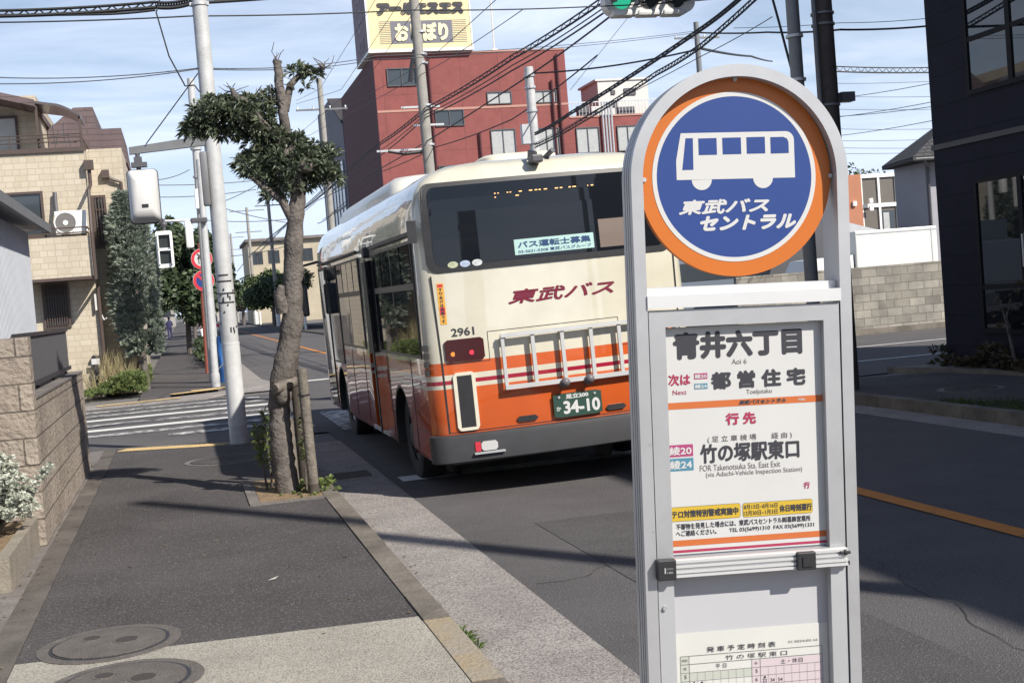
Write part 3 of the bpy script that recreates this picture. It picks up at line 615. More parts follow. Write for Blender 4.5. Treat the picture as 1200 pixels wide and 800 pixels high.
k = MB(); k.tube([(-2.66, Y0+0.5, 4.5), (-2.68, Y0+0.66, 4.8), (-2.68, Y0+0.7, 5.05)], 0.05, 8); k.build('hose', M['dark_steel'], ac)
k = MB(); k.box(-2.66, -2.56, Y0+.3, Y0+.54, 3.94, 3.998); k.box(-2.12, -2.02, Y0+.3, Y0+.54, 3.94, 3.998); k.build('foot', M['rubber'], ac)

# cypress beside the house
cy = root('cypress', (-0.98, 33.0, 0.1), 'tall silvery grey-green conifer rising beside the cream tiled house', 'tree')
k = MB(); k.tube([(-0.98, 33.0, 0), (-1.0, 33.0, 2), (-1.1, 33.0, 4.2)], [0.10, 0.07, 0.02], 7); k.build('trunk', M['tree_bark'], cy)
k = MB(); rng = random.Random(11)
for i in range(2300):
    h = rng.random()**0.9; z = 0.9+h*4.0
    prof = 0.55*(1-abs(h-0.42)**1.7*1.5)+0.04
    if h > 0.86: prof = max(0.07, (1-h)*2.2)
    a = rng.uniform(0, 6.28); r_ = max(0.05, prof)*(0.5+0.5*rng.random()**0.5)*(1+0.18*math.sin(3*a+z*2.2))
    base = Vector((-0.94+math.cos(a)*r_*0.9-0.22*h, 33.0+math.sin(a)*r_*0.8, z))
    spray(k, base, (math.cos(a)*0.75, math.sin(a)*0.75, 1.0), 0.22, 0.018, 12, 0.6, rng)
k.build('crown', M['leaf_cypress'], cy, normals=False)

# weeds and dry grass in front of the house
rng = random.Random(5); k = MB()
for i in range(2900):
    x = -1.15-abs(rng.gauss(0, 0.75)); y = rng.uniform(32.2, 40)
    if x < -3.4: continue
    h = (0.95*math.exp(-((x+1.8)/0.55)**2)+0.25)*rng.uniform(0.55, 1.1); lean = Vector((rng.gauss(0, .28), rng.gauss(0, .2), 1)).normalized()
    p = Vector((x, y, 0.1)); t = p+lean*h; s = Vector((0.0065, 0, 0)); t = t+Vector((rng.gauss(0, .10), 0, -.04)); m_ = p+lean*h*.55+Vector((rng.gauss(0, .03), 0, 0))
    k.quad(p-s, p+s, m_+s*.8, m_-s*.8); k.quad(m_-s*.8, m_+s*.8, t+s*.3, t-s*.3)
tag(k.build('dry_grass', M['leaf_dry'], normals=False), 'tall dry straw-coloured grass growing beside the pavement', 'grass', kind='stuff')
k = MB()
for i in range(4200):
    x = -0.95-abs(rng.gauss(0, 0.9)); y = rng.uniform(31.6, 38)
    if x < -3.2: continue
    spray(k, (x, y, 0.1+rng.random()*0.48*math.exp(-((x+1.3)/0.8)**2)), (0, 0, 1), 0.13, 0.014, 7, 0.9, rng)
tag(k.build('weeds', M['leaf_weed'], normals=False), 'green weeds spreading at the foot of the dry grass', 'weeds', kind='stuff')

# motorbike parked before the house
mb_ = root('motorbike', (-2.1, 33.4, 0.1), 'dark motorbike parked before the cream tiled house behind tall grass', 'motorbike')
m_bike = mat('bike_black', (0.03, 0.03, 0.035), 0.3, coat=0.4)
for yy in (33.0, 34.2):
    k = MB()
    pts = [(-2.1, yy+0.27*math.cos(a), 0.68+0.27*math.sin(a)) for a in [2*math.pi*i/24 for i in range(25)]]; k.tube(pts, 0.055, 8, cap=False)
    wl = k.build('wheel', M['rubber'], mb_, smooth=True)
    k = MB(); k.cyl((-2.14, yy, 0.68), (-2.06, yy, 0.68), 0.05, n=10)
    for i in range(5): a = i*1.257; k.tube([(-2.1, yy, .68), (-2.1, yy+.24*math.cos(a), .68+.24*math.sin(a))], 0.012, 5)
    k.build('rim', M['alu_dull'], wl)
k = MB(); k.box(-2.26, -1.94, 33.0, 33.75, 1.02, 1.17, bev=0.06); k.box(-2.22, -1.98, 33.7, 34.1, 1.0, 1.30, bev=0.09); k.box(-2.19, -2.01, 32.75, 33.2, 0.98, 1.06, bev=0.03); k.build('body', m_bike, mb_, smooth=True)
k = MB(); k.box(-2.23, -1.97, 33.05, 33.6, 1.17, 1.26, bev=0.035); k.build('seat', M['rubber'], mb_, smooth=True)
k = MB(); k.box(-2.20, -2.0, 32.72, 32.735, 0.84, 0.98); k.build('plate', M['sheet_white'], mb_)
k = MB(); k.tube([(-2.48, 33.95, 1.42), (-2.25, 34.05, 1.40), (-1.95, 34.05, 1.40), (-1.72, 33.95, 1.42)], 0.02, 7); k.tube([(-1.72, 33.95, 1.42), (-1.68, 33.95, 1.52)], .012, 5); k.sphere((-1.68, 33.94, 1.55), .06, (1, .4, .7)); k.tube([(-2.1, 34.2, .7), (-2.1, 33.98, 1.35)], .03, 6); k.build('handlebar', m_bike, mb_)
# low fence and wall by the house frontage
lf = root('garden_fence', (-1.7, 37, 0.1), 'low black wire fence in front of the cream tiled house', 'fence')
k = MB()
for x in (-2.7, -2.2, -1.7, -1.35): k.box(x-.02, x+.02, 35.0, 35.04, 0.1, 1.62)
k.box(-2.7, -1.35, 35.0, 35.03, 1.56, 1.61); k.box(-2.7, -1.35, 35.0, 35.03, 0.95, 0.98)
k.build('frame', M['black'], lf)
gw = root('garden_wall', (-1.3, 45, 0.1), 'grey concrete garden wall beyond the dry grass along the pavement', 'wall')
k = MB(); k.box(-1.42, -1.22, 41, 47, 0.05, 1.25); k.build('wall', M['strip_grey'], gw)
for y in (40.9, 47.1):
    k = MB(); k.box(-1.46, -1.18, y-.12, y+.12, 0.05, 1.75); k.build('pillar', M['pole_conc'], gw)

# ------------------------------------------------------------------ signal pole at the corner
sp = root('signal_pole', (0.6, 17.3, 0.1), 'tall pale grey concrete-coated pole nearest the corner, hung with a signal arm', 'pole')
k = MB(); k.cyl((0.6, 17.3, 0.08), (0.585, 17.3, 9.5), 0.118, 0.085, 24); k.build('shaft', M['pole'], sp, smooth=True)
k = MB(); k.cyl((0.6, 17.3, 1.42), (0.6, 17.3, 1.45), 0.119, n=24); k.cyl((0.6, 17.3, 0.35), (0.6, 17.3, 1.419), 0.1185, 0.1165, 24); k.build('sleeve', mat('pole_sleeve', (0.56, 0.57, 0.58), 0.6, var=.12, vscale=7), sp, smooth=True)
k = MB()
rng = random.Random(9)
for z in (2.25, 2.09, 1.97, 2.33): k.ring((0.6, 17.3, z), 0.1155, 0.1175, (1, 0, 0), (0, 1, 0), (0, 0, 0.016), 24, rng.uniform(3, 4), rng.uniform(5, 6.3))
for i in range(14): a = rng.uniform(3.4, 5.9); z = rng.uniform(1.5, 2.2); k.box(0.6+.118*math.cos(a)-.008, .6+.118*math.cos(a)+.008, 17.3+.118*math.sin(a)-.003, 17.3+.118*math.sin(a)+.003, z, z+rng.uniform(.02, .1))
k.build('torn_tape', M['black'], sp)
for z in (4.42, 4.52, 5.86):
    k = MB(); k.ring((0.588, 17.3, z), 0.098, 0.112, (1, 0, 0), (0, 1, 0), (0, 0, 0.03), 24)
    if z > 4.5: k.box(0.46, 0.50, 17.26, 17.34, z, z+.04); k.box(0.66, 0.71, 17.26, 17.30, z, z+.05)
    k.build('clamp_band', M['alu_dull'], sp)
k = MB(); k.prism([(0.50, 17.22, 4.04), (0.50, 17.22, 4.17), (-0.46, 17.22, 4.06), (-0.46, 17.22, 3.97)], (0, 0.08, 0)); k.build('arm', M['pole_grey'], sp)
k = MB(); k.cyl((0.6, 17.3, 0.1), (0.6, 17.3, 0.112), 0.2, n=20)
k.build('base_plate', M['strip_grey'], sp)
k = MB(); k.box(0.415, 0.505, 17.12, 17.28, 3.25, 3.95, bev=.02); k.build('control_box', M['pole_grey'], sp, smooth=True)
pg = root('pedestrian_signal', (-0.32, 17.25, 3.09), 'pale grey pedestrian signal seen from behind, hanging from the pole arm near the corner', 'traffic light')
k = MB()
prof = [(-0.20, 0.0), (-0.10, 0.10), (0.10, 0.10), (0.20, 0.0)]
def rr_pts(cx, cz, w, h, r, n=5):
    P = []
    for sx_, sz_, a0 in ((1, 1, 0), (-1, 1, 90), (-1, -1, 180), (1, -1, 270)):
        for i in range(n+1): a = R_(a0+90*i/n); P.append((cx+sx_*(w/2-r)+r*math.cos(a), cz+sz_*(h/2-r)+r*math.sin(a)))
    return P
loops = []
for yy, s_, dz in ((17.34, 1.0, 0), (17.24, 1.0, 0), (17.15, 0.92, 0), (17.09, 0.72, 0.0), (17.07, 0.5, 0)):
    loops.append([(x, yy, z) for x, z in rr_pts(-0.325, 3.43, 0.375*s_, 0.68*(0.15+0.85*s_), 0.06*s_)])
k.loft(loops); k.build('housing', M['sig_grey'], pg, smooth=True, auto=50)
k = MB(); k.loft([[(x, yy, z) for x, z in rr_pts(-0.325, 3.43, .40, .71, .06)] for yy in (17.345, 17.42)]); k.build('front_frame', M['dark_steel'], pg)
k = MB(); k.box(-0.355, -0.275, 17.06, 17.075, 3.27, 3.31); k.build('name_plate', M['black'], pg)
k = MB(); k.box(-0.45, -0.25, 17.18, 17.30, 3.80, 3.86); k.cyl((-0.36, 17.25, 3.74), (-0.36, 17.25, 3.98), 0.03, n=10); k.box(-0.41, -0.31, 17.19, 17.31, 3.862, 3.93); k.build('bracket', M['dark_steel'], pg)

# slim pole beyond the side street with lamp, and the far pedestrian signal
s2 = root('slim_signal_pole', (0.66, 31.3, 0.1), 'slim grey pole at the far corner carrying a small pedestrian signal', 'pole')
k = MB(); k.cyl((0.66, 31.3, 0.08), (0.74, 31.3, 5.5), 0.088, 0.075, 16); k.cyl((0.66, 31.3, 0.1), (0.66, 31.3, 0.42), 0.11, n=16); k.build('shaft', M['pole'], s2, smooth=True)
k = MB(); k.tube([(0.70, 31.25, 4.06), (-0.2, 31.2, 4.10)], 0.028, 8); k.build('arm', M['alu_dull'], s2)
k = MB(); k.box(0.27, 0.45, 31.1, 31.3, 3.42, 4.06, bev=.05); k.build('lamp_case', M['sig_white'], s2, smooth=True)
k = MB(); k.box(0.42, 0.8, 31.08, 31.2, 4.0, 4.12, bev=.02); k.build('bracket', M['dark_steel'], s2)
pf = root('pedestrian_signal', (-0.22, 31.2, 3.0), 'small white-framed pedestrian signal with two dark lamps facing the crossing', 'traffic light')
k = MB(); k.loft([[(x, yy, z) for x, z in rr_pts(-0.225, 3.43, .38, .86, .05)] for yy in (31.1, 31.3)]); k.build('housing', M['sig_white'], pf)
for zc in (3.62, 3.25):
    k = MB(); k.box(-0.35, -0.095, 31.088, 31.098, zc-.15, zc+.14); k.build('lamp', M['lens_dark'], pf)
k = MB()
for zc in (3.62, 3.25): k.box(-0.38, -0.35, 31.0, 31.097, zc-.17, zc+.17); k.box(-0.095, -0.065, 31.0, 31.097, zc-.17, zc+.17); k.box(-0.349, -0.096, 31.0, 31.097, zc+.145, zc+.17)
k.build('visor', M['sig_white'], pf)
k = MB(); k.cyl((-0.2, 31.2, 3.86), (-0.2, 31.2, 4.13), 0.04, n=10); k.sphere((-0.2, 31.2, 4.02), 0.08); k.build('hanger', M['dark_steel'], pf)
tp = root('utility_pole', (0.78, 33.5, 0.1), 'pale concrete utility pole rising behind the slim signal pole on the far corner', 'pole', 'utility poles')
k = MB(); k.cyl((0.70, 33.5, 0.1), (0.76, 33.5, 7.8), 0.15, 0.09, 14); k.build('shaft', M['pole'], tp, smooth=True)
k = MB(); k.box(0.60, 0.84, 33.26, 33.36, 4.5, 5.0, bev=.02); k.build('junction_box', M['sig_white'], tp)
for z in (4.2, 5.3, 6.0, 6.9): k = MB(); k.ring((0.74, 33.5, z), .10, .14, (1, 0, 0), (0, 1, 0), (0, 0, .05), 14); k.build('clamp_band', M['alu_dull'], tp)
# red sign post
rp = root('sign_post', (0.62, 39, 0.1), 'rust red post with two round red-bordered road signs at the far corner', 'road sign')
k = MB(); k.cyl((0.62, 39, 0.05), (0.72, 39, 3.95), 0.07, 0.06, 14); k.build('post', M['rust_red'], rp, smooth=True)
def roundsign(zc, blue):
    k = MB(); k.cyl((0.74, 38.93, zc), (0.74, 38.90, zc), 0.31, n=36); s_ = k.build('sign_plate', M['sheet_white'], rp)
    k = MB(); k.ring((0.74, 38.897, zc), 0.215, 0.30, (1, 0, 0), (0, 0, 1), (0, -0.003, 0), 36)
    if blue: k.prism([(0.74-.18, 38.893, zc+.13), (0.74-.13, 38.893, zc+.18), (0.74+.18, 38.893, zc-.13), (0.74+.13, 38.893, zc-.18)], (0, -.003, 0))
    k.build('border', M['red'], s_)
    if blue:
        k = MB(); k.cyl((0.74, 38.897, zc), (0.74, 38.895, zc), 0.214, n=36); k.build('field', M['sign_blue'], s_)
    else:
        k = MB(); k.box(0.64, 0.665, 38.893, 38.896, zc-.14, zc+.02); k.prism([(0.60, 38.893, zc+.01), (0.705, 38.893, zc+.01), (0.652, 38.893, zc+.09)], (0, -.003, 0))
        k.prism([(0.60, 38.892, zc+.15), (0.63, 38.892, zc+.17), (0.83, 38.892, zc-.02), (0.80, 38.892, zc-.04)], (0, -.003, 0)); k.build('arrow', M['ink'], s_)
roundsign(3.47, False); roundsign(2.83, True)
tb = root('blue_sheet_bundle', (0.95, 33.0, 0.1), 'blue plastic sheet wrapped upright round a stand between two grey poles', 'tarpaulin')
k = MB(); loops = []
rng = random.Random(2)
for i in range(9):
    z = 0.1+i*0.145; loops.append([(0.95+math.cos(a)*(0.17-0.006*i)*(1+.18*math.sin(3*a+i*.7)), 33.0+math.sin(a)*0.16*(1+.18*math.sin(4*a+i)), z) for a in [2*math.pi*j/18 for j in range(18)]])
k.loft(loops); k.build('sheet', M['blue_tarp'], tb, smooth=True)
k = MB(); k.tube([(0.80, 32.9, 0.45), (0.95, 32.78, 0.6), (1.1, 32.9, 0.72)], 0.014, 6); k.build('cord', M['sheet_white'], tb)

# ------------------------------------------------------------------ street tree with stakes
st = root('street_tree', (0.84, 12.3, 0.1), 'pruned street tree with bent scarred trunk and tufts of dark leathery leaves', 'tree')
def trk(pts): return [atY(x, y, 12.3+dy) for x, y, dy in pts]
px = [(337, 579, 0), (333, 545, 0), (329, 510, 0), (327, 475, 0.02), (331, 440, 0.03), (338, 410, 0.03), (343, 370, 0.02), (343, 330, 0.02), (344, 290, 0.01), (347, 250, 0), (350, 215, 0), (342, 180, 0), (334, 150, 0), (330, 120, 0), (327, 95, 0), (325, 72, 0)]
k = MB(); T_ = trk(px); T_[0] = Vector((0.84, 12.3, 0.08))
rad = [0.140, 0.122, 0.116, 0.116, 0.126, 0.130, 0.112, 0.108, 0.102, 0.094, 0.082, 0.056, 0.056, 0.052, 0.048, 0.045]
# finer, knobbly trunk
F_, Rf = [], []
rng = random.Random(21)
for i in range(len(T_)-1):
    for j in range(5):
        u = j/5; F_.append(T_[i].lerp(T_[i+1], u)+Vector((rng.gauss(0, .004), rng.gauss(0, .004), 0))); Rf.append((rad[i]*(1-u)+rad[i+1]*u)*rng.uniform(0.92, 1.08)*0.86)
F_.append(T_[-1]); Rf.append(rad[-1]*0.93)
k.tube(F_, Rf, 18)
for v in k.bm.verts: v.co += Vector((rng.gauss(0, .0035), rng.gauss(0, .0035), 0))
def limb(pts, rs): k.tube(trk(pts), rs, 9)
limb([(348, 205, 0), (330, 170, -.02), (300, 135, -.05), (286, 118, -.08), (274, 112, -.1), (272, 104, -.1)], [0.06, 0.042, 0.036, 0.032, 0.030, 0.022])
limb([(334, 130, 0), (340, 100, 0.05), (352, 87, 0.1), (366, 85, .12), (380, 80, .12)], [0.04, 0.034, 0.03, 0.028, 0.02])
limb([(346, 265, 0), (330, 235, -.05), (312, 222, -.1), (290, 205, -.12)], [0.045, 0.036, 0.026, 0.014])
limb([(352, 215, 0), (372, 200, .1), (385, 185, .15)], [0.05, 0.035, 0.02])
limb([(332, 365, 0.0), (327, 345, -.05), (330, 335, -.08)], [0.07, 0.055, 0.03])
k.sphere(atY(358, 195, 12.2), 0.085, (1.1, .9, .8), 10, 7); k.sphere(atY(330, 460, 12.2), 0.10, (.8, .7, 1.2), 10, 7)
k.build('trunk', M['tree_bark'], st, smooth=True, auto=60)
k = MB()
for (sx_, sy_), n_ in (((325, 72), 6), ((380, 80), 16), ((300, 110), 5), ((274, 108), 8), ((345, 105), 6), ((318, 120), 4)):
    c = atY(sx_, sy_, 12.3)
    for i in range(n_):
        d = Vector((rng.gauss(0, 1), rng.gauss(0, .6), abs(rng.gauss(.5, .6)))).normalized(); L = rng.uniform(.06, .17)
        p1 = c+d*L*.5+Vector((rng.gauss(0, .015), 0, rng.gauss(0, .015))); k.tube([c, p1, p1+(d+Vector((rng.gauss(0, .5), 0, rng.gauss(0, .4)))).normalized()*L*.6], [0.007, 0.005, 0.003], 4)
k.build('twigs', M['tree_bark'], st)
k = MB()
blobs = [((262, 138), .33, .26, .19, 190), ((232, 150), .15, .16, .12, 44), ((302, 150), .20, .22, .18, 80), ((285, 126), .22, .18, .11, 50), ((335, 195), .40, .32, .25, 190), ((372, 192), .22, .24, .21, 90), ((305, 195), .22, .24, .18, 70), ((325, 165), .16, .16, .13, 40),
         ((320, 225), .18, .2, .10, 22), ((385, 205), .10, .12, .14, 22), ((345, 165), .12, .12, .08, 18), ((318, 118), .10, .1, .12, 18), ((312, 128), .07, .08, .07, 7), ((345, 85), .06, .06, .05, 6), ((362, 84), .05, .05, .04, 4), ((358, 104), .005, .005, .005, 1), ((372, 88), .04, .04, .03, 4)]
for (bx, by), rx, ry, rz, n_ in blobs:
    c = atY(bx, by, 12.35)
    for i in range(n_):
        v = Vector((rng.gauss(0, 1), rng.gauss(0, 1), rng.gauss(0, 1))).normalized()*rng.random()**0.4
        p = c+Vector((v.x*rx, v.y*ry, v.z*rz)); d = Vector((v.x*.8+rng.gauss(0, .35), v.y*.8-.15+rng.gauss(0, .35), .55+v.z*.5))
        spray(k, p, d, rng.uniform(.085, .115), rng.uniform(.010, .014), 15, 1.3, rng)
k.build('crown', M['leaf_street'], st, normals=False)
def stake(x, y, z1, m, label, top=0.055):
    t = root('tree_stake', (x, y, 0.1), label, 'stake', 'stakes of the street tree')
    k = MB(); k.cyl((x+0.01, y, 0.09), (x-0.01, y, z1), 0.050, 0.047, 16); k.build('post', m, t, smooth=True)
    k = MB(); k.cyl((x+0.01, y, 0.095), (x+0.008, y, 0.19), 0.0525, n=16); k.build('foot', M['wood_dark'], t, smooth=True)
    return t
t = stake(1.05, 12.02, 1.27, M['stake_wood'], 'sunlit round wooden stake by the kerb beside the street tree')
k = MB(); k.ring((1.04, 12.02, 1.02), .050, .057, (1, 0, 0), (0, 1, 0), (0, 0, .012), 16); k.build('wire', M['black'], t)
t2 = stake(1.02, 12.55, 1.36, M['wood_dark'], 'dark shaded wooden stake standing behind the sunlit stake')
k = MB(); k.cyl((0.78, 12.1, 1.10), (1.0, 12.3, 1.14), 0.05, 0.05, 14); tag(finish(k.build('tree_brace', M['stake_wood'])), 'short round wooden brace tying the street tree to its stakes', 'brace')
t3 = root('tree_stake', (0.93, 12.55, 0.1), 'short thin wooden stake just behind the street tree trunk', 'stake', 'stakes of the street tree')
k = MB(); k.cyl((0.93, 12.55, 0.09), (0.92, 12.55, 0.78), 0.045, n=12); k.build('post', M['stake_wood'], t3)
def sapling(x, y, h, n_, label, lean=(0, 0)):
    t = root('young_shrub', (x, y, 0.1), label, 'shrub', 'young shoots in the tree pit'); r2 = random.Random(int(x*100))
    k = MB(); k.tube([(x, y, .1), (x+lean[0]*.5, y+lean[1]*.5, .1+h*.5), (x+lean[0], y+lean[1], .1+h)], [.012, .009, .004], 6); k.build('stem', M['tree_bark'], t)
    k = MB()
    for i in range(n_):
        u = .35+.65*i/n_; p = Vector((x+lean[0]*u, y+lean[1]*u, .1+h*u)); spray(k, p, (r2.gauss(0, .4), r2.gauss(0, .4), .8), .10, .010, 7, 1.1, r2)
    k.build('leaves', M['leaf_weed'], t, normals=False)
sapling(1.0, 12.2, 0.80, 20, 'thin leafy shoot between the trunk and the sunlit stake', (0.06, 0))
sapling(0.66, 12.55, 0.62, 22, 'leafy green shoot on the pavement side of the street tree', (-0.05, 0))
sapling(0.72, 12.75, 0.75, 18, 'dim leafy shoot behind the street tree in shade', (-0.02, 0))
k = MB(); rng = random.Random(31)
for i in range(40): spray(k, (1.12+rng.gauss(0, .09), 12.25+rng.gauss(0, .14), .1+rng.random()*.07), (0, 0, 1), .07, .018, 6, 1.1, rng)
for i in range(14): spray(k, (0.95+rng.gauss(0, .07), 12.0+rng.gauss(0, .1), .1), (0, 0, 1), .05, .012, 6, 1.1, rng)
tag(k.build('weeds', M['leaf_weed'], normals=False), 'low bright weeds at the foot of the sunlit stake', 'weeds', kind='stuff')
k = MB()
for i in range(26): spray(k, (1.30+rng.gauss(0, .02), 6.55+rng.gauss(0, .10), .0), (.3, 0, 1), .085, .005, 7, .9, rng)
tag(finish(k.build('grass_tuft', M['leaf_grass'], normals=False)), 'small tuft of green grass growing from the kerb joint', 'grass tuft')
k = MB(); k.quad((0.39, 8.36, .106), (0.44, 8.365, .110), (0.465, 8.39, .122), (0.415, 8.39, .110)); tag(finish(k.build('fallen_leaf', M['leaf_silver'])), 'single pale dead leaf lying on the asphalt pavement', 'leaf')

# dead leaves and grit gathered along the wall and kerb
k = MB(); rng = random.Random(55)
for i in range(260):
    if rng.random() < .6: x, y, z = -1.33+abs(rng.gauss(0, .12)), rng.uniform(6, 17), SW+.009
    elif rng.random() < .5: x, y, z = 1.33+abs(rng.gauss(0, .05)), rng.uniform(5, 17), .012
    else: x, y, z = rng.uniform(-.9, 1.1), rng.uniform(6, 17), SW+.003
    a = rng.uniform(0, 6.28); L = rng.uniform(.006, .024); d = Vector((math.cos(a), math.sin(a), 0)); b = Vector((-d.y, d.x, 0)); p = Vector((x, y, z))
    k.quad(p-d*L, p-b*L*.45+Vector((0, 0, .004)), p+d*L, p+b*L*.45+Vector((0, 0, .006)))
tag(k.build('fallen_leaves', foliage_mat('dead_leaves', (.10, .07, .04), (.34, .27, .17), .8), normals=False), 'small dead leaves and grit strewn along the pavement edges', 'litter', kind='stuff')
# ------------------------------------------------------------------ the bus
XC, YR, BW, BL = 3.415, 11.25, 2.57, 8.75            # centre, rear, width, length
bus = root('city_bus', (XC, YR, 0), 'cream and orange city bus with red stripe seen from behind at the kerb', 'bus', rot=(0, R_(-1.4), 0))
def bplan(ix, iy, z, rc=0.15, bulge=0.10):
    x0, x1, y0, y1 = -BW/2+ix, BW/2-ix, iy, BL-iy*0.8
    r = max(0.02, min(rc, (x1-x0)/2-.02)); P = []
    def arc(cx, cy, a0):
        for i in range(7): a = R_(a0+90*i/6); P.append((cx+r*math.cos(a), cy+r*math.sin(a)))
    arc(x1-r, y1-r, 0)
    for i in range(1, 8): P.append((x1-r-(x1-x0-2*r)*i/8, y1))
    arc(x0+r, y1-r, 90)
    for i in range(1, 10): P.append((x0, y1-r-(y1-y0-2*r)*i/10))
    arc(x0+r, y0+r, 180)
    for i in range(1, 12): P.append((x0+r+(x1-x0-2*r)*i/12, y0))
    arc(x1-r, y0+r, 270)
    for i in range(1, 10): P.append((x1, y0+r+(y1-y0-2*r)*i/10))
    out = []
    for x, y in P:
        if y < 1.0: y += bulge*(x/(BW/2))**2*(1-y)
        if y > BL-1.0: y -= 0.12*(x/(BW/2))**2*(y-(BL-1.0))
        out.append((x, y, z))
    return out
lv = [(.34, .03, .03), (.40, 0, 0), (1.2, 0, 0), (2.3, .012, .01), (2.52, .02, .02), (2.67, .03, .025), (2.81, .07, .045), (2.91, .13, .08), (2.985, .23, .13), (3.04, .40, .22), (3.075, .68, .4), (3.09, .95, .7)]
k = MB(); k.loft([bplan(ix, iy, z) for z, ix, iy in lv]); body = k.build('body', M['bus'], bus, smooth=True, local=True, auto=50)
WY = (1.75, 6.75); WR = 0.53
def cut(ob, mk):
    c = MB(); mk(c); co = c.build('cutter', M['black'], None)
    co.matrix_world = bus.matrix_world
    md = ob.modifiers.new('cut', 'BOOLEAN'); md.object = co; md.operation = 'DIFFERENCE'; md.solver = 'EXACT'
    dg = bpy.context.evaluated_depsgraph_get(); me = bpy.data.meshes.new_from_object(ob.evaluated_get(dg)); ob.modifiers.clear()
    ob.data = me; me.name = 'body'; bpy.data.objects.remove(co)
bpy.context.view_layer.update()
def mk_cut(c):
    for y in WY:
        for s in (-1, 1): c.cyl((s*1.4, y, 0.47), (s*0.80, y, 0.47), WR, n=40)
    c.box(-1.4, -0.75, 2.92, 3.72, 0.42, 2.33)
cut(body, mk_cut)
for p in body.data.polygons: p.use_smooth = True
body.data.set_sharp_from_angle(angle=R_(40))
for y in WY:
    for s in (-1, 1):
        k = MB(); k.ring((s*0.81, y, 0.47), 0.50, WR-0.004, (0, 1, 0), (0, 0, 1), (s*0.473, 0, 0), 40, R_(-14), R_(194)); k.cyl((s*0.82, y, 0.47), (s*0.805, y, 0.47), WR-.01, n=40)
        k.build('wheel_arch', M['black'], bus, local=True)
        k = MB()
        prof = [(0.27, 0.02), (0.40, 0.0), (0.455, 0.015), (0.475, 0.05), (0.475, 0.20), (0.455, 0.25), (0.27, 0.26)]
        xs0 = s*1.205
        k.loft([[(xs0-s*dx, y+r*math.cos(a), 0.475+r*math.sin(a)) for a in [2*math.pi*i/36 for i in range(36)]] for r, dx in prof], cap0=False, cap1=False)
        wl = k.build('wheel', M['rubber'], bus, local=True, smooth=True)
        k = MB(); k.cyl((s*1.17, y, .475), (s*1.08, y, .475), 0.272, n=28); k.cyl((s*1.21, y, .475), (s*1.16, y, .475), 0.12, 0.15, n=16); k.build('rim', M['bumper' if y < 3 else 'alu_dull'], wl, local=True)
# open middle doorway: dark lining, folded leaf standing out
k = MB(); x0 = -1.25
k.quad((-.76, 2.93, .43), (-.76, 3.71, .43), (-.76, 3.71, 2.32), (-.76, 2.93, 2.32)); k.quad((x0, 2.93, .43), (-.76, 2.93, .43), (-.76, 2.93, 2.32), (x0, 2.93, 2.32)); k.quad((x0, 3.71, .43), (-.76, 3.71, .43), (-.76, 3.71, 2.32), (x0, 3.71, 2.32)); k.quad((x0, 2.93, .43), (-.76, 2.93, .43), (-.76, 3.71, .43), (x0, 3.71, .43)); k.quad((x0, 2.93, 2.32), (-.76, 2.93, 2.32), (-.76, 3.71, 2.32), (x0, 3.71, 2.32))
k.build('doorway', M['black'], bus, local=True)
dl = MB().box(-1.345, -1.235, 2.86, 2.905, .44, 1.30).build('door', M['bus'], bus, local=True)
k = MB(); k.box(-1.345, -1.235, 2.862, 2.903, 1.303, 2.32); k.build('glass', M['glass'], dl, local=True)
k = MB(); k.box(-1.36, -1.346, 2.85, 2.91, .42, 2.34); k.build('edge', M['black'], dl, local=True)
k = MB(); k.box(-1.30, -1.235, 2.70, 3.9, .375, .415); k.build('step_edge', M['alu'], bus, local=True)
k = MB(); k.box(-1.34, -1.24, 3.0, 3.16, 2.36, 2.48, bev=.02); k.build('door_camera', M['black'], bus, local=True)
# side windows: black surround, glass panes
XS = -BW/2
def side_win(y0, y1, z0, z1, cols, split=None):
    k = MB(); k.box(XS-.010, XS+.05, y0, y1, z0, z1); f = k.build('window', M['black'], bus, local=True)
    k = MB(); w_ = (y1-y0)/cols
    for i in range(cols):
        a, b = y0+i*w_+.025, y0+(i+1)*w_-.025
        for za, zb in ([(z0+.03, z1-.03)] if not split else [(z0+.03, split-.03), (split+.03, z1-.03)]):
            k.quad((XS-.0125, a, za), (XS-.0125, b, za), (XS-.0115, b, zb), (XS-.0115, a, zb))
            if split and za > split: k.box(XS-.017, XS-.0125, (a+b)/2-.02, (a+b)/2+.02, za, zb)
    k.build('pane', M['glass'], f, local=True)
side_win(0.30, 2.72, 1.31, 2.40, 2, 1.98)
side_win(3.90, 6.0, 1.31, 2.40, 2, 1.98)
side_win(6.15, 7.2, 1.05, 2.40, 1)
k = MB(); k.box(XS-.010, XS+.03, 7.4, 8.3, .44, 2.42); fd = k.build('door', M['black'], bus, local=True)
k = MB()
for a, b in ((7.44, 7.83), (7.87, 8.26)): k.quad((XS-.0125, a, .50), (XS-.0125, b, .50), (XS-.0115, b, 2.37), (XS-.0115, a, 2.37))
k.build('pane', M['glass'], fd, local=True)
k = MB(); k.box(XS-.03, XS+.0, .06, 2.75, 2.44, 2.475); k.box(XS-.03, XS, 3.9, 8.2, 2.46, 2.485); k.build('rain_gutter', M['bumper'], bus, local=True)
k = MB(); k.box(XS-.06, XS+.02, .02, .06, 2.36, 2.56); k.build('side_lamp', M['black'], bus, local=True)
k = MB()
for i in range(4): k.box(XS-.006, XS+.02, .10, .22, 1.16+i*.075, 1.21+i*.075)
k.build('side_vent', M['black'], bus, local=True)
for y in (4.2, 5.3, 2.35, .95): k = MB(); k.box(XS-.004, XS+.02, y, y+.012, .42, 1.28); k.build('panel_seam', M['black'], bus, local=True)
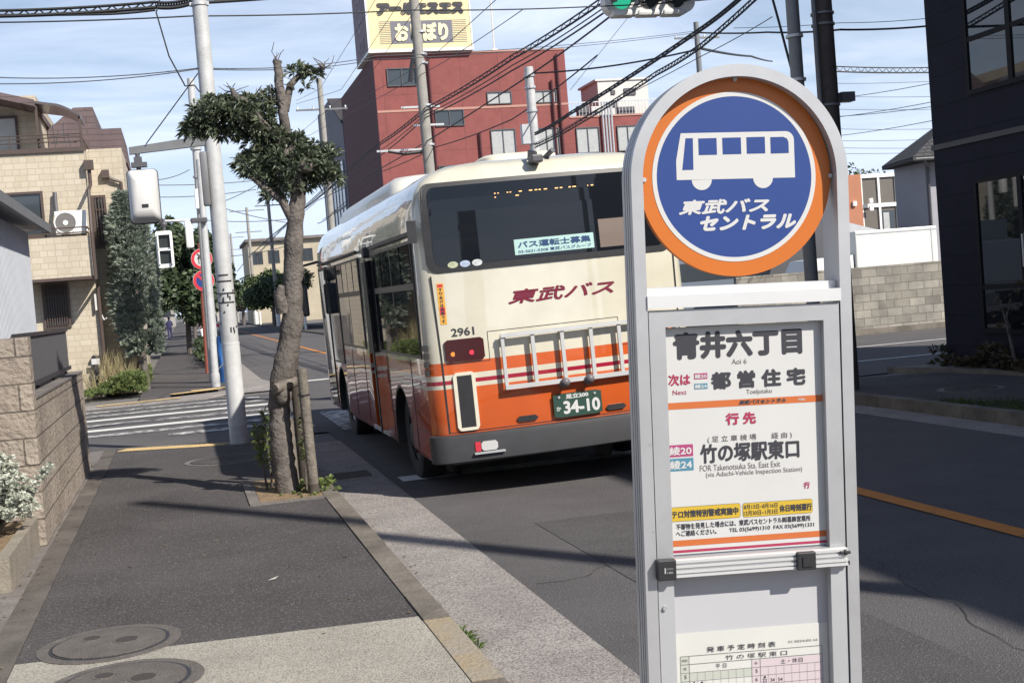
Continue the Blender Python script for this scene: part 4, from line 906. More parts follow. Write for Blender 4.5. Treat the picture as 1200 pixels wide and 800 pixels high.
k = MB(); k.box(XS-.004, XS+.02, .3, .94, .62, .628); k.build('panel_seam', M['black'], bus, local=True)
k = MB(); k.box(XS-.012, XS+.01, 2.42, 2.50, .98, 1.13); k.build('intercom', mat('dark_orange', (.35, .06, .02), .5), bus, local=True)
# front mirror on its bracket
k = MB(); k.tube([(XS+.1, BL-.15, 2.55), (XS-.22, BL+.15, 2.50), (XS-.24, BL+.18, 2.2)], .022, 7); k.box(XS-.36, XS-.14, BL+.12, BL+.22, 1.72, 2.2, bev=.03); k.box(XS-.34, XS-.16, BL+.12, BL+.20, 2.24, 2.46, bev=.03); k.build('mirror', M['black'], bus, local=True)
k = MB(); k.quad((XS-.35, BL+.118, 1.75), (XS-.15, BL+.118, 1.75), (XS-.15, BL+.118, 2.17), (XS-.35, BL+.118, 2.17)); k.build('mirror_glass', M['glass_win'], bus, local=True)
# roof units
k = MB(); loops = []
for z, ix, iy in ((2.95, 0, 0), (3.07, .01, .03), (3.16, .05, .10), (3.215, .13, .22), (3.24, .28, .42)):
    loops.append([(x, y, z) for x, y in rr_pts(0, 5.1, 2.02-2*ix, 4.9-2*iy, .22)])
k.loft(loops); k.build('roof_unit', mat('roof_cream', (.70, .69, .62), .35, coat=.3), bus, local=True, smooth=True, auto=50)
k = MB(); k.loft([[(x, y, z) for x, y in rr_pts(-.05, .95, .75-2*i, .6-2*i, .14)] for z, i in ((3.03, 0), (3.13, .0), (3.16, .05))]); k.build('roof_vent', mat('vent_cream', (.70, .68, .58), .4), bus, local=True, smooth=True)
k = MB(); k.tube([(-.07, .34, 3.01), (-.11, .14, 3.10), (-.09, .04, 3.07)], .022, 7); k.box(-.14, -.03, .0, .14, 2.985, 3.06, bev=.015); k.tube([(.05, .30, 3.03), (.11, .14, 3.10)], .025, 7); k.build('rear_camera', M['dark_steel'], bus, local=True)

# ---- rear end: everything follows the curve of the rear panel
def iny(z):
    for (za, _, ia), (zb, _, ib) in zip(lv, lv[1:]):
        if za <= z <= zb: return ia+(ib-ia)*(z-za)/(zb-za)
    return 0
def rear(x, z, lift=0.0):          # world-style X, Z measured on the rear, to local
    xl = x-XC; return Vector((xl, iny(z)+0.10*(xl/(BW/2))**2-lift, z))
def rpatch(name, x0, x1, z0, z1, lift, m, parent=None, r=0.0, nx=14, thick=0.012, smooth=False):
    """curved plate standing `lift` proud of the rear panel"""
    k = MB()
    if r: pts = rr_pts((x0+x1)/2, (z0+z1)/2, x1-x0, z1-z0, r, 4)
    else: pts = [(x1-(x1-x0)*i/nx, z1) for i in range(nx+1)]+[(x0, z1-(z1-z0)*i/6) for i in range(1, 6)]+[(x0+(x1-x0)*i/nx, z0) for i in range(nx+1)]+[(x1, z0+(z1-z0)*i/6) for i in range(1, 6)]
    # strips keep the plate curved
    xs_ = [x0+(x1-x0)*i/nx for i in range(nx+1)]
    def zr(x):
        if not r: return z0, z1
        d = max(0, r-(x-x0), r-(x1-x)); h = r-math.sqrt(max(0, r*r-d*d)); return z0+h, z1-h
    F = [[], []]; nz_ = 6
    grid = {}
    for i, x in enumerate(xs_):
        a, b = zr(x)
        for j in range(nz_+1):
            z = a+(b-a)*j/nz_
            grid[i, j] = (k.bm.verts.new(rear(x, z, lift)), k.bm.verts.new(rear(x, z, lift-thick)))
    for i in range(nx):
        for j in range(nz_):
            k.bm.faces.new((grid[i, j][0], grid[i+1, j][0], grid[i+1, j+1][0], grid[i, j+1][0])); k.bm.faces.new((grid[i, j][1], grid[i, j+1][1], grid[i+1, j+1][1], grid[i+1, j][1]))
    edge = [(i, 0) for i in range(nx)]+[(nx, j) for j in range(nz_)]+[(i, nz_) for i in range(nx, 0, -1)]+[(0, j) for j in range(nz_, 0, -1)]
    for (a, b) in zip(edge, edge[1:]+edge[:1]):
        if grid[a][0] is not grid[b][0]:
            try: k.bm.faces.new((grid[a][0], grid[a][1], grid[b][1], grid[b][0]))
            except ValueError: pass
    return k.build(name, m, parent or bus, local=True, smooth=smooth)
rw = rpatch('rear_window', 2.22, 4.57, 2.07, 2.885, .008, M['black'], r=.10, nx=90)
rpatch('pane', 2.29, 4.50, 2.13, 2.845, .0105, M['glass_rear'], rw, r=.07, nx=90, thick=.002)
rpatch('blind', 3.85, 4.30, 2.16, 2.42, .0115, mat('window_panel', (.17, .13, .11), .5), rw, thick=.001)
bn = rpatch('banner', 3.03, 3.79, 2.165, 2.305, .0125, M['banner'], rw, thick=.001)
RF = lambda off: (lambda u, v, h: rear(u, v, off+h*4))
k = MB(); text(k, 'バス運転士募集', 3.06, 3.76, 2.222, 2.285, RF(.0128), wgt=.003); k.build('lettering', M['banner_ink'], bn, local=True, normals=False)
k = MB(); text(k, '03-3621-5308 東武バスグループ', 3.06, 3.76, 2.176, 2.208, RF(.0128), wgt=.001); k.build('lettering', M['banner_ink'], bn, local=True, normals=False)
k = MB(); rng = random.Random(4)
for row_, z in (('a', 2.735), ('b', 2.70)):
    x = 2.90
    while x < 3.86:
        wv = rng.uniform(.008, .035)
        if rng.random() < .55: k.quad(*[rear(a, b, .0118) for a, b in ((x, z), (x+wv, z), (x+wv, z+.009), (x, z+.009))])
        x += wv+rng.uniform(.008, .03)
        if row_ == 'b' and x > 3.1: break
k.build('led_dots', M['led'], rw, local=True, normals=False)
for x, c in ((2.455, (.45, .48, .33)), (2.565, (.42, .50, .66)), (2.675, (.55, .57, .58))):
    k = MB(); pts = [rear(x+.047*math.cos(a), 2.135+.030*math.sin(a), .0127) for a in [2*math.pi*i/20 for i in range(20)]]; k.bm.faces.new([k.bm.verts.new(p) for p in pts]); k.build('sticker', mat('round_sticker', c, .5, var=.3, vscale=40), rw, local=True, normals=False)
# seams
k = MB()
def rline(pts, wd=.006, off=.0015):
    for (xa, za), (xb, zb) in zip(pts, pts[1:]):
        n_ = max(1, int(max(abs(xb-xa), abs(zb-za))/.12)); dx, dz = xb-xa, zb-za; L = math.hypot(dx, dz); ox, oz = -dz/L*wd/2, dx/L*wd/2
        for i in range(n_):
            a, b = i/n_, (i+1)/n_
            k.quad(rear(xa+dx*a-ox, za+dz*a-oz, off), rear(xa+dx*b-ox, za+dz*b-oz, off), rear(xa+dx*b+ox, za+dz*b+oz, off), rear(xa+dx*a+ox, za+dz*a+oz, off))
rline([(2.245, 2.05), (2.265, 1.3), (2.27, .62)], .016); rline([(4.585, 2.05), (4.56, .62)], .016)
rline([(2.27, 1.245), (2.70, 1.245), (2.70, 1.505), (3.95, 1.505), (3.95, 1.245), (4.56, 1.245)]); rline([(2.27, .625), (4.56, .625)], .008)
k.build('panel_seam', M['black'], bus, local=True, normals=False)
k = MB(); text(k, '東武バス', 2.92, 3.955, 1.725, 1.855, RF(.002), wgt=.0055, shear=.27); k.build('lettering', M['maroon'], bus, local=True, normals=False)
k = MB(); text(k, '2961', 2.375, 2.585, 1.49, 1.565, RF(.002), wgt=.003); k.build('lettering', M['bumper'], bus, local=True, normals=False)
stk = rpatch('warning_sticker', 2.29, 2.35, 1.61, 1.98, .003, M['sticker'], nx=4, thick=.002)
k = MB()
for i, ch in enumerate('すりぬけは危険です'):
    z = 1.94-i*.036; text(k, ch, 2.305, 2.335, z-.03, z, RF(.0035), wgt=.0015)
k.build('lettering', M['ink'], stk, local=True, normals=False)
k = MB()
for za, zb in ((1.945, 1.972), (1.695, 1.765)): k.quad(*[rear(a, b, .0032) for a, b in ((2.296, za), (2.344, za), (2.344, zb), (2.296, zb))])
k.build('red_field', M['red'], stk, local=True, normals=False)
for mir in (0, 1):
    X = (lambda a, b: (a, b)) if not mir else (lambda a, b: (2*XC-b, 2*XC-a))
    a, b = X(2.30, 2.655); tl = rpatch('tail_lamp', a, b, 1.265, 1.465, .02, M['tail_dark'], r=.02, nx=12, thick=.03)
    for (p, q), m_ in (((2.345, 2.39), M['lamp_amber']), ((2.51, 2.565), M['lamp_red'])):
        p, q = X(p, q); k = MB(); c = rear((p+q)/2, 1.335, .022); k.bm.faces.new([k.bm.verts.new(c+Vector((.021*math.cos(t), 0, .021*math.sin(t)))) for t in [2*math.pi*i/16 for i in range(16)]]); k.build('bulb', m_, tl, local=True, normals=False)
    a, b = X(2.345, 2.545); sl = rpatch('louvre', a, b, .635, 1.165, .022, M['cream'], r=.035, nx=10, thick=.03)
    a, b = X(2.378, 2.512); rpatch('grille', a, b, .665, 1.135, .0235, M['black'], sl, nx=4, thick=.003)
    a, b = X(2.475, 2.525); fg = rpatch('fog_lamp', a, b, .44, .525, .052, M['red'], nx=3, thick=.02)
    a, b = X(2.53, 2.68); rpatch('reverse_lamp', a, b, .44, .525, .054, M['clear_lamp'], r=.02, nx=8, thick=.02)
    a, b = X(2.46, 2.74); rpatch('lamp_ledge', a, b, .415, .432, .075, M['alu_dull'], nx=6, thick=.05)
    a, b = X(2.89, 3.085); rpatch('latch', a, b, .655, .705, .018, M['black'], r=.02, nx=8, thick=.02)
# aluminium rack standing off the engine lid
k = MB()
def rbar(xa, za, xb, zb, wd, off, th):
    n_ = max(1, int(abs(xb-xa)/.15)); dx, dz = (xb-xa)/n_, (zb-za)/n_; L = math.hypot(dx, dz); ox, oz = -dz/L*wd/2, dx/L*wd/2
    for i in range(n_):
        p = (xa+dx*i, za+dz*i); q = (xa+dx*(i+1), za+dz*(i+1)); c = [(p[0]-ox, p[1]-oz), (q[0]-ox, q[1]-oz), (q[0]+ox, q[1]+oz), (p[0]+ox, p[1]+oz)]
        k.loft([[rear(x, z, off) for x, z in c], [rear(x, z, off+th) for x, z in c]])
rbar(2.80, 1.455, 4.22, 1.455, .035, .05, .03); rbar(2.80, 1.445-.0, 4.22, 1.445, .012, .082, .006); rbar(2.80, .985, 4.22, .985, .04, .05, .03)
for i in range(6): x = 2.815+i*.278; rbar(x, .99, x, 1.45, .034 if i else .03, .046, .028)
for x in (2.85, 3.4, 4.15):
    for z in (.985, 1.455): rbar(x-.02, z, x+.02, z, .03, 0, .05)
k.build('rear_rack', mat('rack_aluminium', (.62, .62, .62), .42, metal=.4, var=.06, vscale=6), bus, local=True)
for x, z in ((3.34, .952), (3.575, .957)):
    k = MB(); c = rear(x, z); k.cyl(c+Vector((0, .01, -.02)), c+Vector((0, -.09, .01)), .028, .038, 14); k.sphere(c+Vector((.01, -.10, .02)), .043, (1, 1, 1), 14, 10); k.build('rear_sensor', mat('sensor_grey', (.14, .13, .14), .45), bus, local=True, smooth=True)
np_ = rpatch('number_plate', 3.235, 3.70, .648, .865, .035, M['plate_green'], r=.012, nx=8, thick=.01)
k = MB(); text(k, '足立200', 3.355, 3.575, .812, .856, RF(.0356), wgt=.0025); text(k, '34-10', 3.325, 3.68, .675, .795, RF(.0356), wgt=.006); text(k, 'か', 3.258, 3.302, .71, .75, RF(.0356), wgt=.0015)
k.build('lettering', M['white_print'], np_, local=True, normals=False)
k = MB()
for x in (3.29, 3.635): c = rear(x, .835, .036); k.cyl(c, c+Vector((0, -.008, 0)), .012, n=12)
k.build('screw', M['alu'], np_, local=True)
# bumper wraps round the corners
k = MB(); loops = []
base = bplan(0, 0, 0); pts = [(x, y) for x, y, _ in base if y < .62 and True]
seg = sorted([p for p in pts if p[1] < .62], key=lambda p: math.atan2(p[1]-1.2, p[0]))
def off_(p, d): v = Vector((p[0], p[1]-1.6, 0)).normalized(); return (p[0]+v.x*d, p[1]+v.y*d)
prof = [(.015, .345), (.045, .36), (.05, .56), (.042, .60), (-.02, .612), (-.05, .60), (-.05, .35)]
V = [[k.bm.verts.new((*off_(p, d), z)) for d, z in prof] for p in seg]
for A_, B_ in zip(V, V[1:]):
    for i in range(len(prof)): k.bm.faces.new((A_[i], A_[(i+1) % len(prof)], B_[(i+1) % len(prof)], B_[i]))
k.bm.faces.new(V[0]); k.bm.faces.new(V[-1][::-1])
k.build('bumper', M['bumper'], bus, local=True, smooth=True, auto=40)
k = MB(); k.box(-1.1, 1.1, .3, 8.3, .30, .338); k.build('underbody', M['black'], bus, local=True)

# delivery truck in the opposite lane, hidden by the bus but mirrored in the shop glass
tr = root('delivery_truck', (6.75, 24.5, 0), 'white delivery truck facing the camera, seen mirrored in the dark shop door glass', 'truck')
k = MB(); k.prism([(5.85, 22.0, .45), (5.85, 22.0, 1.25), (5.85, 22.35, 2.02), (5.85, 23.6, 2.08), (5.85, 23.6, .45)], (1.8, 0, 0)); cab = k.build('cab', M['sig_white'], tr)
k = MB(); k.prism([(5.97, 22.05, 1.29), (5.97, 22.32, 1.93), (5.97, 22.345, 1.92), (5.97, 22.075, 1.28)], (1.56, 0, 0)); k.build('windscreen', M['glass'], cab)
k = MB(); k.box(5.75, 7.75, 23.65, 27.4, .75, 2.5); k.build('box', M['sheet_white'], tr)
for x in (5.98, 7.22):
    k = MB(); k.box(x, x+.28, 21.97, 22.01, .78, 1.02, bev=.01); k.build('headlight', M['clear_lamp'], tr)
k = MB(); k.box(5.83, 7.67, 21.93, 22.06, .42, .66, bev=.02); k.box(6.2, 7.3, 21.98, 22.01, .8, 1.05); k.build('bumper', M['bumper'], tr)
for x in (5.9, 7.4):
    for y in (22.9, 26.3):
        k = MB(); k.cyl((x, y, .38), (x+.2, y, .38), .38, n=24); k.build('wheel', M['rubber'], tr)
# ------------------------------------------------------------------ the bus stop sign
V0 = 1.606
_y, _p, _r = R_(-6.7638), R_(-0.8373), R_(2.1432)
ex = Vector((math.cos(_y), math.sin(_y), 0)); nn = Vector((math.sin(_y), -math.cos(_y), 0)); up = Vector((0, 0, 1))
u2 = up*math.cos(_p)-nn*math.sin(_p); n2 = nn*math.cos(_p)+up*math.sin(_p)
ex2 = ex*math.cos(_r)-u2*math.sin(_r); u3 = u2*math.cos(_r)+ex*math.sin(_r)
so = Vector((1.1174, 2.4285, 1.7047))-u3*V0
bs = root('bus_stop_sign', so, 'tall aluminium bus stop sign with a blue and orange disc over white timetable panels', 'bus stop sign')
bs.matrix_world = Matrix(((ex2.x, -n2.x, u3.x, so.x), (ex2.y, -n2.y, u3.y, so.y), (ex2.z, -n2.z, u3.z, so.z), (0, 0, 0, 1)))
VC = .336+V0
k = MB()
def half(r0, r1, y0, y1): k.ring((0, y0, VC), r0, r1, (1, 0, 0), (0, 0, 1), (0, y1-y0, 0), 64, 0, math.pi)
half(.205, .2295, 0, .085); 
for s in (-1, 1): k.box(min(s*.205, s*.2295), max(s*.205, s*.2295), 0, .085, .02, VC)
fr = k.build('frame', M['alu'], bs, local=True, smooth=True, auto=30)
k = MB()
for y in (.022, .040, .060):
    k.ring((0, y, VC), .2293, .2299, (1, 0, 0), (0, 0, 1), (0, .004, 0), 64, 0, math.pi)
    for s in (-1, 1): k.box(min(s*.2293, s*.2299), max(s*.2293, s*.2299), y, y+.004, .05, VC)
k.build('groove', M['dark_steel'], fr, local=True)
# the disc
DR = .026; VD = .339+V0
k = MB(); k.cyl((-.003, DR, VD), (-.003, DR+.02, VD), .2045, n=96); disc = k.build('disc', M['sign_orange'], bs, local=True, smooth=True, auto=30)
k = MB(); k.ring((-.005, DR-.0004, VD), .165, .1742, (1, 0, 0), (0, 0, 1), (0, -.0004, 0), 96); k.build('white_ring', M['white_print'], disc, local=True)
k = MB(); k.cyl((-.005, DR-.0003, VD), (-.005, DR-.0007, VD), .165, n=96); k.build('blue_field', M['sign_blue'], disc, local=True)
k = MB()
DX = -.005
q = lambda u, v, h=0: (u+DX, DR-.0012-h, v+V0)
def poly(pts, h=0): k.bm.faces.new([k.bm.verts.new(q(u, v, h)) for u, v in pts])
arcp = [(.1112-.0+.018*math.sin(a)-.0, .4118+.018*math.cos(a)) for a in [R_(90*i/8) for i in range(9)]]
poly([(-.1231, .336), (-.1231, .375), (-.1116, .431)]+arcp+[(.1295, .334)])
for cx_c in (-.0703, .0605): poly([(cx_c+.0212*math.cos(a), .3352+.0212*math.sin(a)) for a in [R_(180+180*i/16) for i in range(17)]], .00002)
k.build('bus_pictogram', M['white_print'], disc, local=True, normals=False)
k = MB(); h = .0003
poly([(-.1018, .4205), (-.1108, .356), (-.0872, .356), (-.0862, .4205)], h)
for a, b in ((-.0750, -.0362), (-.0242, .0155), (.0273, .0668)): poly([(a, .3855), (b, .3853), (b, .4195), (a, .4195)], h)
poly([(.0785, .3845), (.1175, .3846), (.1175, .407), (.1145, .4145), (.1064, .4183), (.0785, .4183)], h)
k.build('pictogram_windows', M['sign_blue'], disc, local=True, normals=False)
FN = lambda rec: (lambda u, v, hh: (u, rec-hh, v+V0))
k = MB()
text(k, '東武バス', -.1263, .0677, .2640, .2945, FN(DR-.0012), wgt=.0014, shear=.27); text(k, 'セントラル', -.0820, .1240, .2290, .2605, FN(DR-.0012), wgt=.0020, shear=.27)
k.build('lettering', M['white_print'], disc, local=True, normals=False)
k = MB()
for u, v in ((.001, .538), (-.197, .3385), (.1994, .3354)): k.cyl((u, DR-.006, v+V0), (u, DR, v+V0), .0045, n=12)
k.build('screw', M['alu_dull'], disc, local=True)
# crossbars, panels
k = MB(); k.box(-.2055, .2055, -.004, .055, .0757+V0, .1016+V0); k.box(-.2045, .2045, .020, .075, .098+V0, .1175+V0)
k.build('crossbar', mat('bright_aluminium', (.74, .74, .74), .4, metal=.35, var=.04, vscale=9), bs, local=True)
def mitred(u0, u1, v0, v1, wd, y0, y1):
    o_ = [(u0, v0), (u1, v0), (u1, v1), (u0, v1)]; i_ = [(u0+wd, v0+wd), (u1-wd, v0+wd), (u1-wd, v1-wd), (u0+wd, v1-wd)]
    for a in range(4):
        b = (a+1) % 4; g_ = .0002
        k.loft([[(u, y, v+V0) for u, v in (o_[a], o_[b], i_[b], i_[a])] for y in (y0, y1)])
k = MB(); mitred(-.2025, .2025, -.4365-.037, .0705, .0340, .003, .045); pf1 = k.build('panel_frame', M['alu'], bs, local=True)
for f in pf1.data.polygons: pass
SR = .0215
k = MB(); k.box(-.1685, .169, SR, SR+.01, -.4365+V0, .034+V0); sh = k.build('route_panel', M['sheet_white'], bs, local=True)
SF = FN(SR-.0008)
def sheet_rect(u0, u1, v0, v1, m, name, parent, rec=SR-.0004, r=0.0):
    kk = MB(); P = rr_pts((u0+u1)/2, (v0+v1)/2, u1-u0, v1-v0, r, 4) if r else [(u0, v0), (u1, v0), (u1, v1), (u0, v1)]
    kk.bm.faces.new([kk.bm.verts.new((u, rec, v+V0)) for u, v in P]); return kk.build(name, m, parent, local=True, normals=False)
def letters(m, items, parent, rec=SR-.0008, join=False):
    if not join and len(items) > 1:
        for it in items: letters(m, [it], parent, rec)
        return
    kk = MB()
    for it in items: text(kk, it[0], *it[1:5], FN(rec), wgt=it[5] if len(it) > 5 else 0, shear=it[6] if len(it) > 6 else 0)
    return kk.build('lettering', m, parent, local=True, normals=False)
letters(M['ink'], [('青井六丁目', -.149, .1278, -.0328, .0236, .0030)], sh)
letters(M['ink'], [('都 営 住 宅', -.0711, .1328, -.0978, -.0606, .0018)], sh)
letters(M['ink_thin'], [('Aoi 6', -.0257, .0065, -.0472, -.0363), ('Toeijutaku', .0037, .0587, -.1134, -.1011)], sh)
letters(M['crimson'], [('次は', -.1616, -.1149, -.0856, -.0617, .0008), ('行 先', -.0425, .0228, -.173, -.1477, .0012), ('行', .1218, .1353, -.3156, -.3017, .0005)], sh)
letters(M['crimson'], [('Next', -.1532, -.1237, -.1044, -.0945)], sh)
for (a, b, c, d), m_, s_, w_ in (((-.1069, -.0784, -.0745, -.0621), 'badge_m', '綾20', .0003), ((-.107, -.0787, -.0951, -.0833), 'badge_b', '綾24', .0003), ((-.1675, -.1141, -.2329, -.2079), 'badge_m', '綾20', .0005), ((-.1675, -.114, -.2624, -.2362), 'badge_b', '綾24', .0005)):
    bd = sheet_rect(a, b, c, d, M[m_], 'route_badge', sh); e = (d-c)*.14; letters(M['white_print'], [(s_, a+e*.8, b-e, c+e, d-e, w_)], bd)
ob = sheet_rect(-.1685, .169, -.1345, -.1205, M['band_orange'], 'orange_band', sh)
letters(M['ink'], [('東武バスセントラル', -.0141, .0892, -.1320, -.1228, .0006, .35)], ob); letters(M['white_print'], [('TOBU', .1145, .1304, -.1300, -.1256, .0002)], ob)
letters(M['ink_thin'], [('( 足 立 車 検 場　　経 由 )', -.0825, .0994, -.2085, -.1938, .0001)], sh)
letters(M['ink'], [('竹の塚駅東口', -.0994, .1149, -.2501, -.2098, .0013)], sh)
letters(M['ink_thin'], [('FOR Takenotsuka Sta. East Exit', -.1009, .0724, -.2660, -.2535), ('(via Adachi-Vehicle Inspection Station)', -.0886, .1195, -.2815, -.2685)], sh)
y1_ = sheet_rect(-.1685, -.0168, -.3675, -.3372, M['ink'], 'notice_border', sh, r=.005); yy1 = sheet_rect(-.1680, -.0175, -.3668, -.3379, M['yellow_print'], 'notice', sh, rec=SR-.0008, r=.0045)
y2_ = sheet_rect(-.0121, .1400, -.3680, -.3380, M['ink'], 'notice_border', sh, r=.005); yy2 = sheet_rect(-.0114, .1393, -.3673, -.3387, M['yellow_print'], 'notice', sh, rec=SR-.0008, r=.0045)
letters(M['ink'], [('テロ対策特別警戒実施中', -.1643, -.0214, -.3605, -.3445, .0006)], yy1, rec=SR-.0012)
letters(M['ink'], [('8月13日~8月16日', -.0093, .0633, -.3515, -.3415, .0001), ('12月30日~1月3日', -.0098, .0629, -.3645, -.3545, .0001), ('休日時刻運行', .0671, .1383, -.3620, -.3465, .0006)], yy2, rec=SR-.0012)
letters(M['ink'], [('不審物を発見した場合には、東武バスセントラル㈱葛飾営業所', -.156, .135, -.3845, -.3720, .0002), ('へご連絡ください。', -.1566, -.07, -.3985, -.3865, .0002), ('TEL 03(5699)1310  FAX 03(5699)1331', -.0425, .1421, -.3990, -.3885, .0001)], sh)
sheet_rect(-.1685, .169, -.4195, -.4068, M['band_orange'], 'orange_band', sh); sheet_rect(-.1685, .169, -.4330, -.4275, M['crimson'], 'crimson_band', sh)
# lower panel with the timetable
k = MB()
for a, b in ((-.2025, -.1690), (.1690, .2025)): k.box(a, b, .004, .045, .10, -.4740+V0)
k.box(-.2025, .2025, .004, .045, .06, .10)
k.build('lower_frame', M['alu_dull'], bs, local=True)
LR = .030
k = MB(); k.box(-.169, .169, LR, LR+.01, .10, -.4740+V0); lp = k.build('timetable_board', M['sheet_blue'], bs, local=True)
k = MB(); k.box(-.1685, .1685, LR-.0015, LR-.0005, .14, -.6046+V0); pp = k.build('timetable', M['paper'], lp, local=True)
def trect(u0, u1, v0, v1, m, name, rec): return sheet_rect(u0, u1, v0, v1, m, name, pp, rec=rec)
TB, tr_ = -1.35, LR-.0018
trect(-.0, .1545, TB, -.6725, M['paper_pink'], 'weekend_field', tr_); trect(-.1355, -.001, -.7045, -.6885, M['paper_green'], 'shaded_row', tr_)
trect(-.1545, -.1360, TB, -.6535, M['paper_green'], 'hour_column', tr_)
k = MB()
def hl(u0, u1, v, t=.0005): k.quad((u0, LR-.0024, v-t+V0), (u1, LR-.0024, v-t+V0), (u1, LR-.0024, v+t+V0), (u0, LR-.0024, v+t+V0))
def vl(u, v0, v1, t=.0004): k.quad((u-t, LR-.0027, v0+V0), (u+t, LR-.0027, v0+V0), (u+t, LR-.0027, v1+V0), (u-t, LR-.0027, v1+V0))
hl(-.1545, .1545, -.6530); hl(-.1545, .1545, -.6705)
for i in range(30): hl(-.1545, .1545, -.6885-.0180*i, .00035)
for u in (-.1545, -.1360, .1545): vl(u, TB, -.6530)
for u in (-.0008, .0178): vl(u, TB, -.6705)
for i in range(1, 8): vl(-.136+i*.0168, TB, -.6885, .0002); vl(.0178+i*.0171, TB, -.6885, .0002)
k.build('ruled_lines', M['ink_thin'], pp, local=True, normals=False)
TT = [('発 車 予 定 時 刻 表', -.0975, .0524, -.6475, -.6360, .0001), ('竹 の 塚 駅 東 口', -.0578, .0771, -.6675, -.6570), ('平 日', -.0795, -.0559, -.6830, -.6740), ('土・休日', .062, .1107, -.6850, -.6750),
      ('時刻', -.1515, -.1400, -.6645, -.6590), ('時', -.1485, -.1425, -.6825, -.6765), ('時', .0055, .0115, -.6825, -.6765), ('5', -.1473, -.1426, -.7005, -.6925), ('5', .0069, .0114, -.7000, -.6920), ('6', .0063, .0107, -.7180, -.7100),
      ('改正', .0800, .0900, -.6420, -.6370), ('2024.03.16', .0930, .1450, -.6420, -.6375)]
rng = random.Random(8)
for r_ in range(1, 20):
    for c0, mins in ((-.132, (22, 34, 48)), (.0218, (22, 34, 54))):
        n_ = rng.randint(2, 4) if r_ > 1 else 3
        for j in range(n_):
            s_ = mins[j] if r_ == 1 and j < 3 else rng.randint(j*14, j*14+13); u = c0+j*.0170
            TT.append(('%02d' % s_, u, u+.0095, -.7215-.018*(r_-1), -.7140-.018*(r_-1)))
    if r_ > 1: TT.append((str(5+r_) if r_ < 19 else '0', -.1475, -.1420, -.7180-.018*(r_-1), -.7105-.018*(r_-1))); TT.append((str(5+r_) if r_ < 19 else '0', .0055, .0115, -.7180-.018*(r_-1), -.7105-.018*(r_-1)))
letters(M['ink'], TT[:3]+TT[10:12], pp, rec=LR-.0030); letters(M['ink'], [i for i in TT[3:10]+TT[12:] if i[1] < 0], pp, rec=LR-.0030, join=True); letters(M['ink'], [i for i in TT[3:10]+TT[12:] if i[1] >= 0], pp, rec=LR-.0030, join=True)
k = MB()
for u, v in ((.0268, -.7105), (-.127, -.7105), (-.110, -.7105)): k.bm.faces.new([k.bm.verts.new((u+.0024*math.cos(a), LR-.0030, v+.0024*math.sin(a)+V0)) for a in [2*math.pi*i/12 for i in range(12)]])
k.build('dots', M['ink'], pp, local=True, normals=False)
# ribbed rail and its black clamps
k = MB(); k.box(-.1690, .2005, -.010, .000, -.4760+V0, -.4395+V0)
for v in (-.4440, -.4540, -.4650, -.4735): k.box(-.1690, .2005, -.0150, -.0102, v-.0025+V0, v+.0030+V0)
rl = k.build('rail', mat('ribbed_aluminium', (.72, .72, .72), .38, metal=.4), bs, local=True)
k = MB(); k.box(-.2080, -.1692, -.022, .000, -.4790+V0, -.4370+V0, bev=.002); cl = k.build('clamp', M['black'], rl, local=True)
letters(M['alu_dull'], [('I', -.1945, -.1915, -.4640, -.4520, .0003), ('LOCK', -.1890, -.1760, -.4560, -.4530), ('180', -.1885, -.1770, -.4645, -.4600)], cl, rec=-.0224)
k = MB(); k.box(.0880, .1277, -.024, -.0100, -.4780+V0, -.4405+V0, bev=.002); k.box(.0985, .12, -.0265, -.0242, -.4700+V0, -.4500+V0); k.build('clamp', M['black'], rl, local=True)
k = MB(); k.cyl((.183, -.0165, -.4480+V0), (.2045, -.0165, -.4480+V0), .0035, n=10); k.cyl((.192, -.0165, -.4480+V0), (.196, -.0165, -.4480+V0), .006, n=10); k.box(.2005, .206, -.010, .004, -.4760+V0, -.4680+V0); k.build('bolt', M['black'], rl, local=True)
k = MB()
for v in (-.541, -.95): k.cyl((-.1905, -.0015, v+V0), (-.1905, .004, v+V0), .0045, n=14)
for v in (-.2, -.38): k.cyl((-.209, -.001, v+V0), (-.209, .004, v+V0), .002, n=8)
k.build('screw', M['alu'], bs, local=True)
k = MB(); k.box(-.27, .27, -.16, .26, -.006, .11, bev=.02); k.build('base', M['strip_grey'], bs, local=True)
k = MB(); k.box(-.2048, -.2027, .02, .03, .06, .07+V0); k.box(.2027, .2048, .02, .03, .06, .07+V0)
k.build('gap_shade', M['black'], bs, local=True)  # black strips stand in for the shade between posts and panel frame
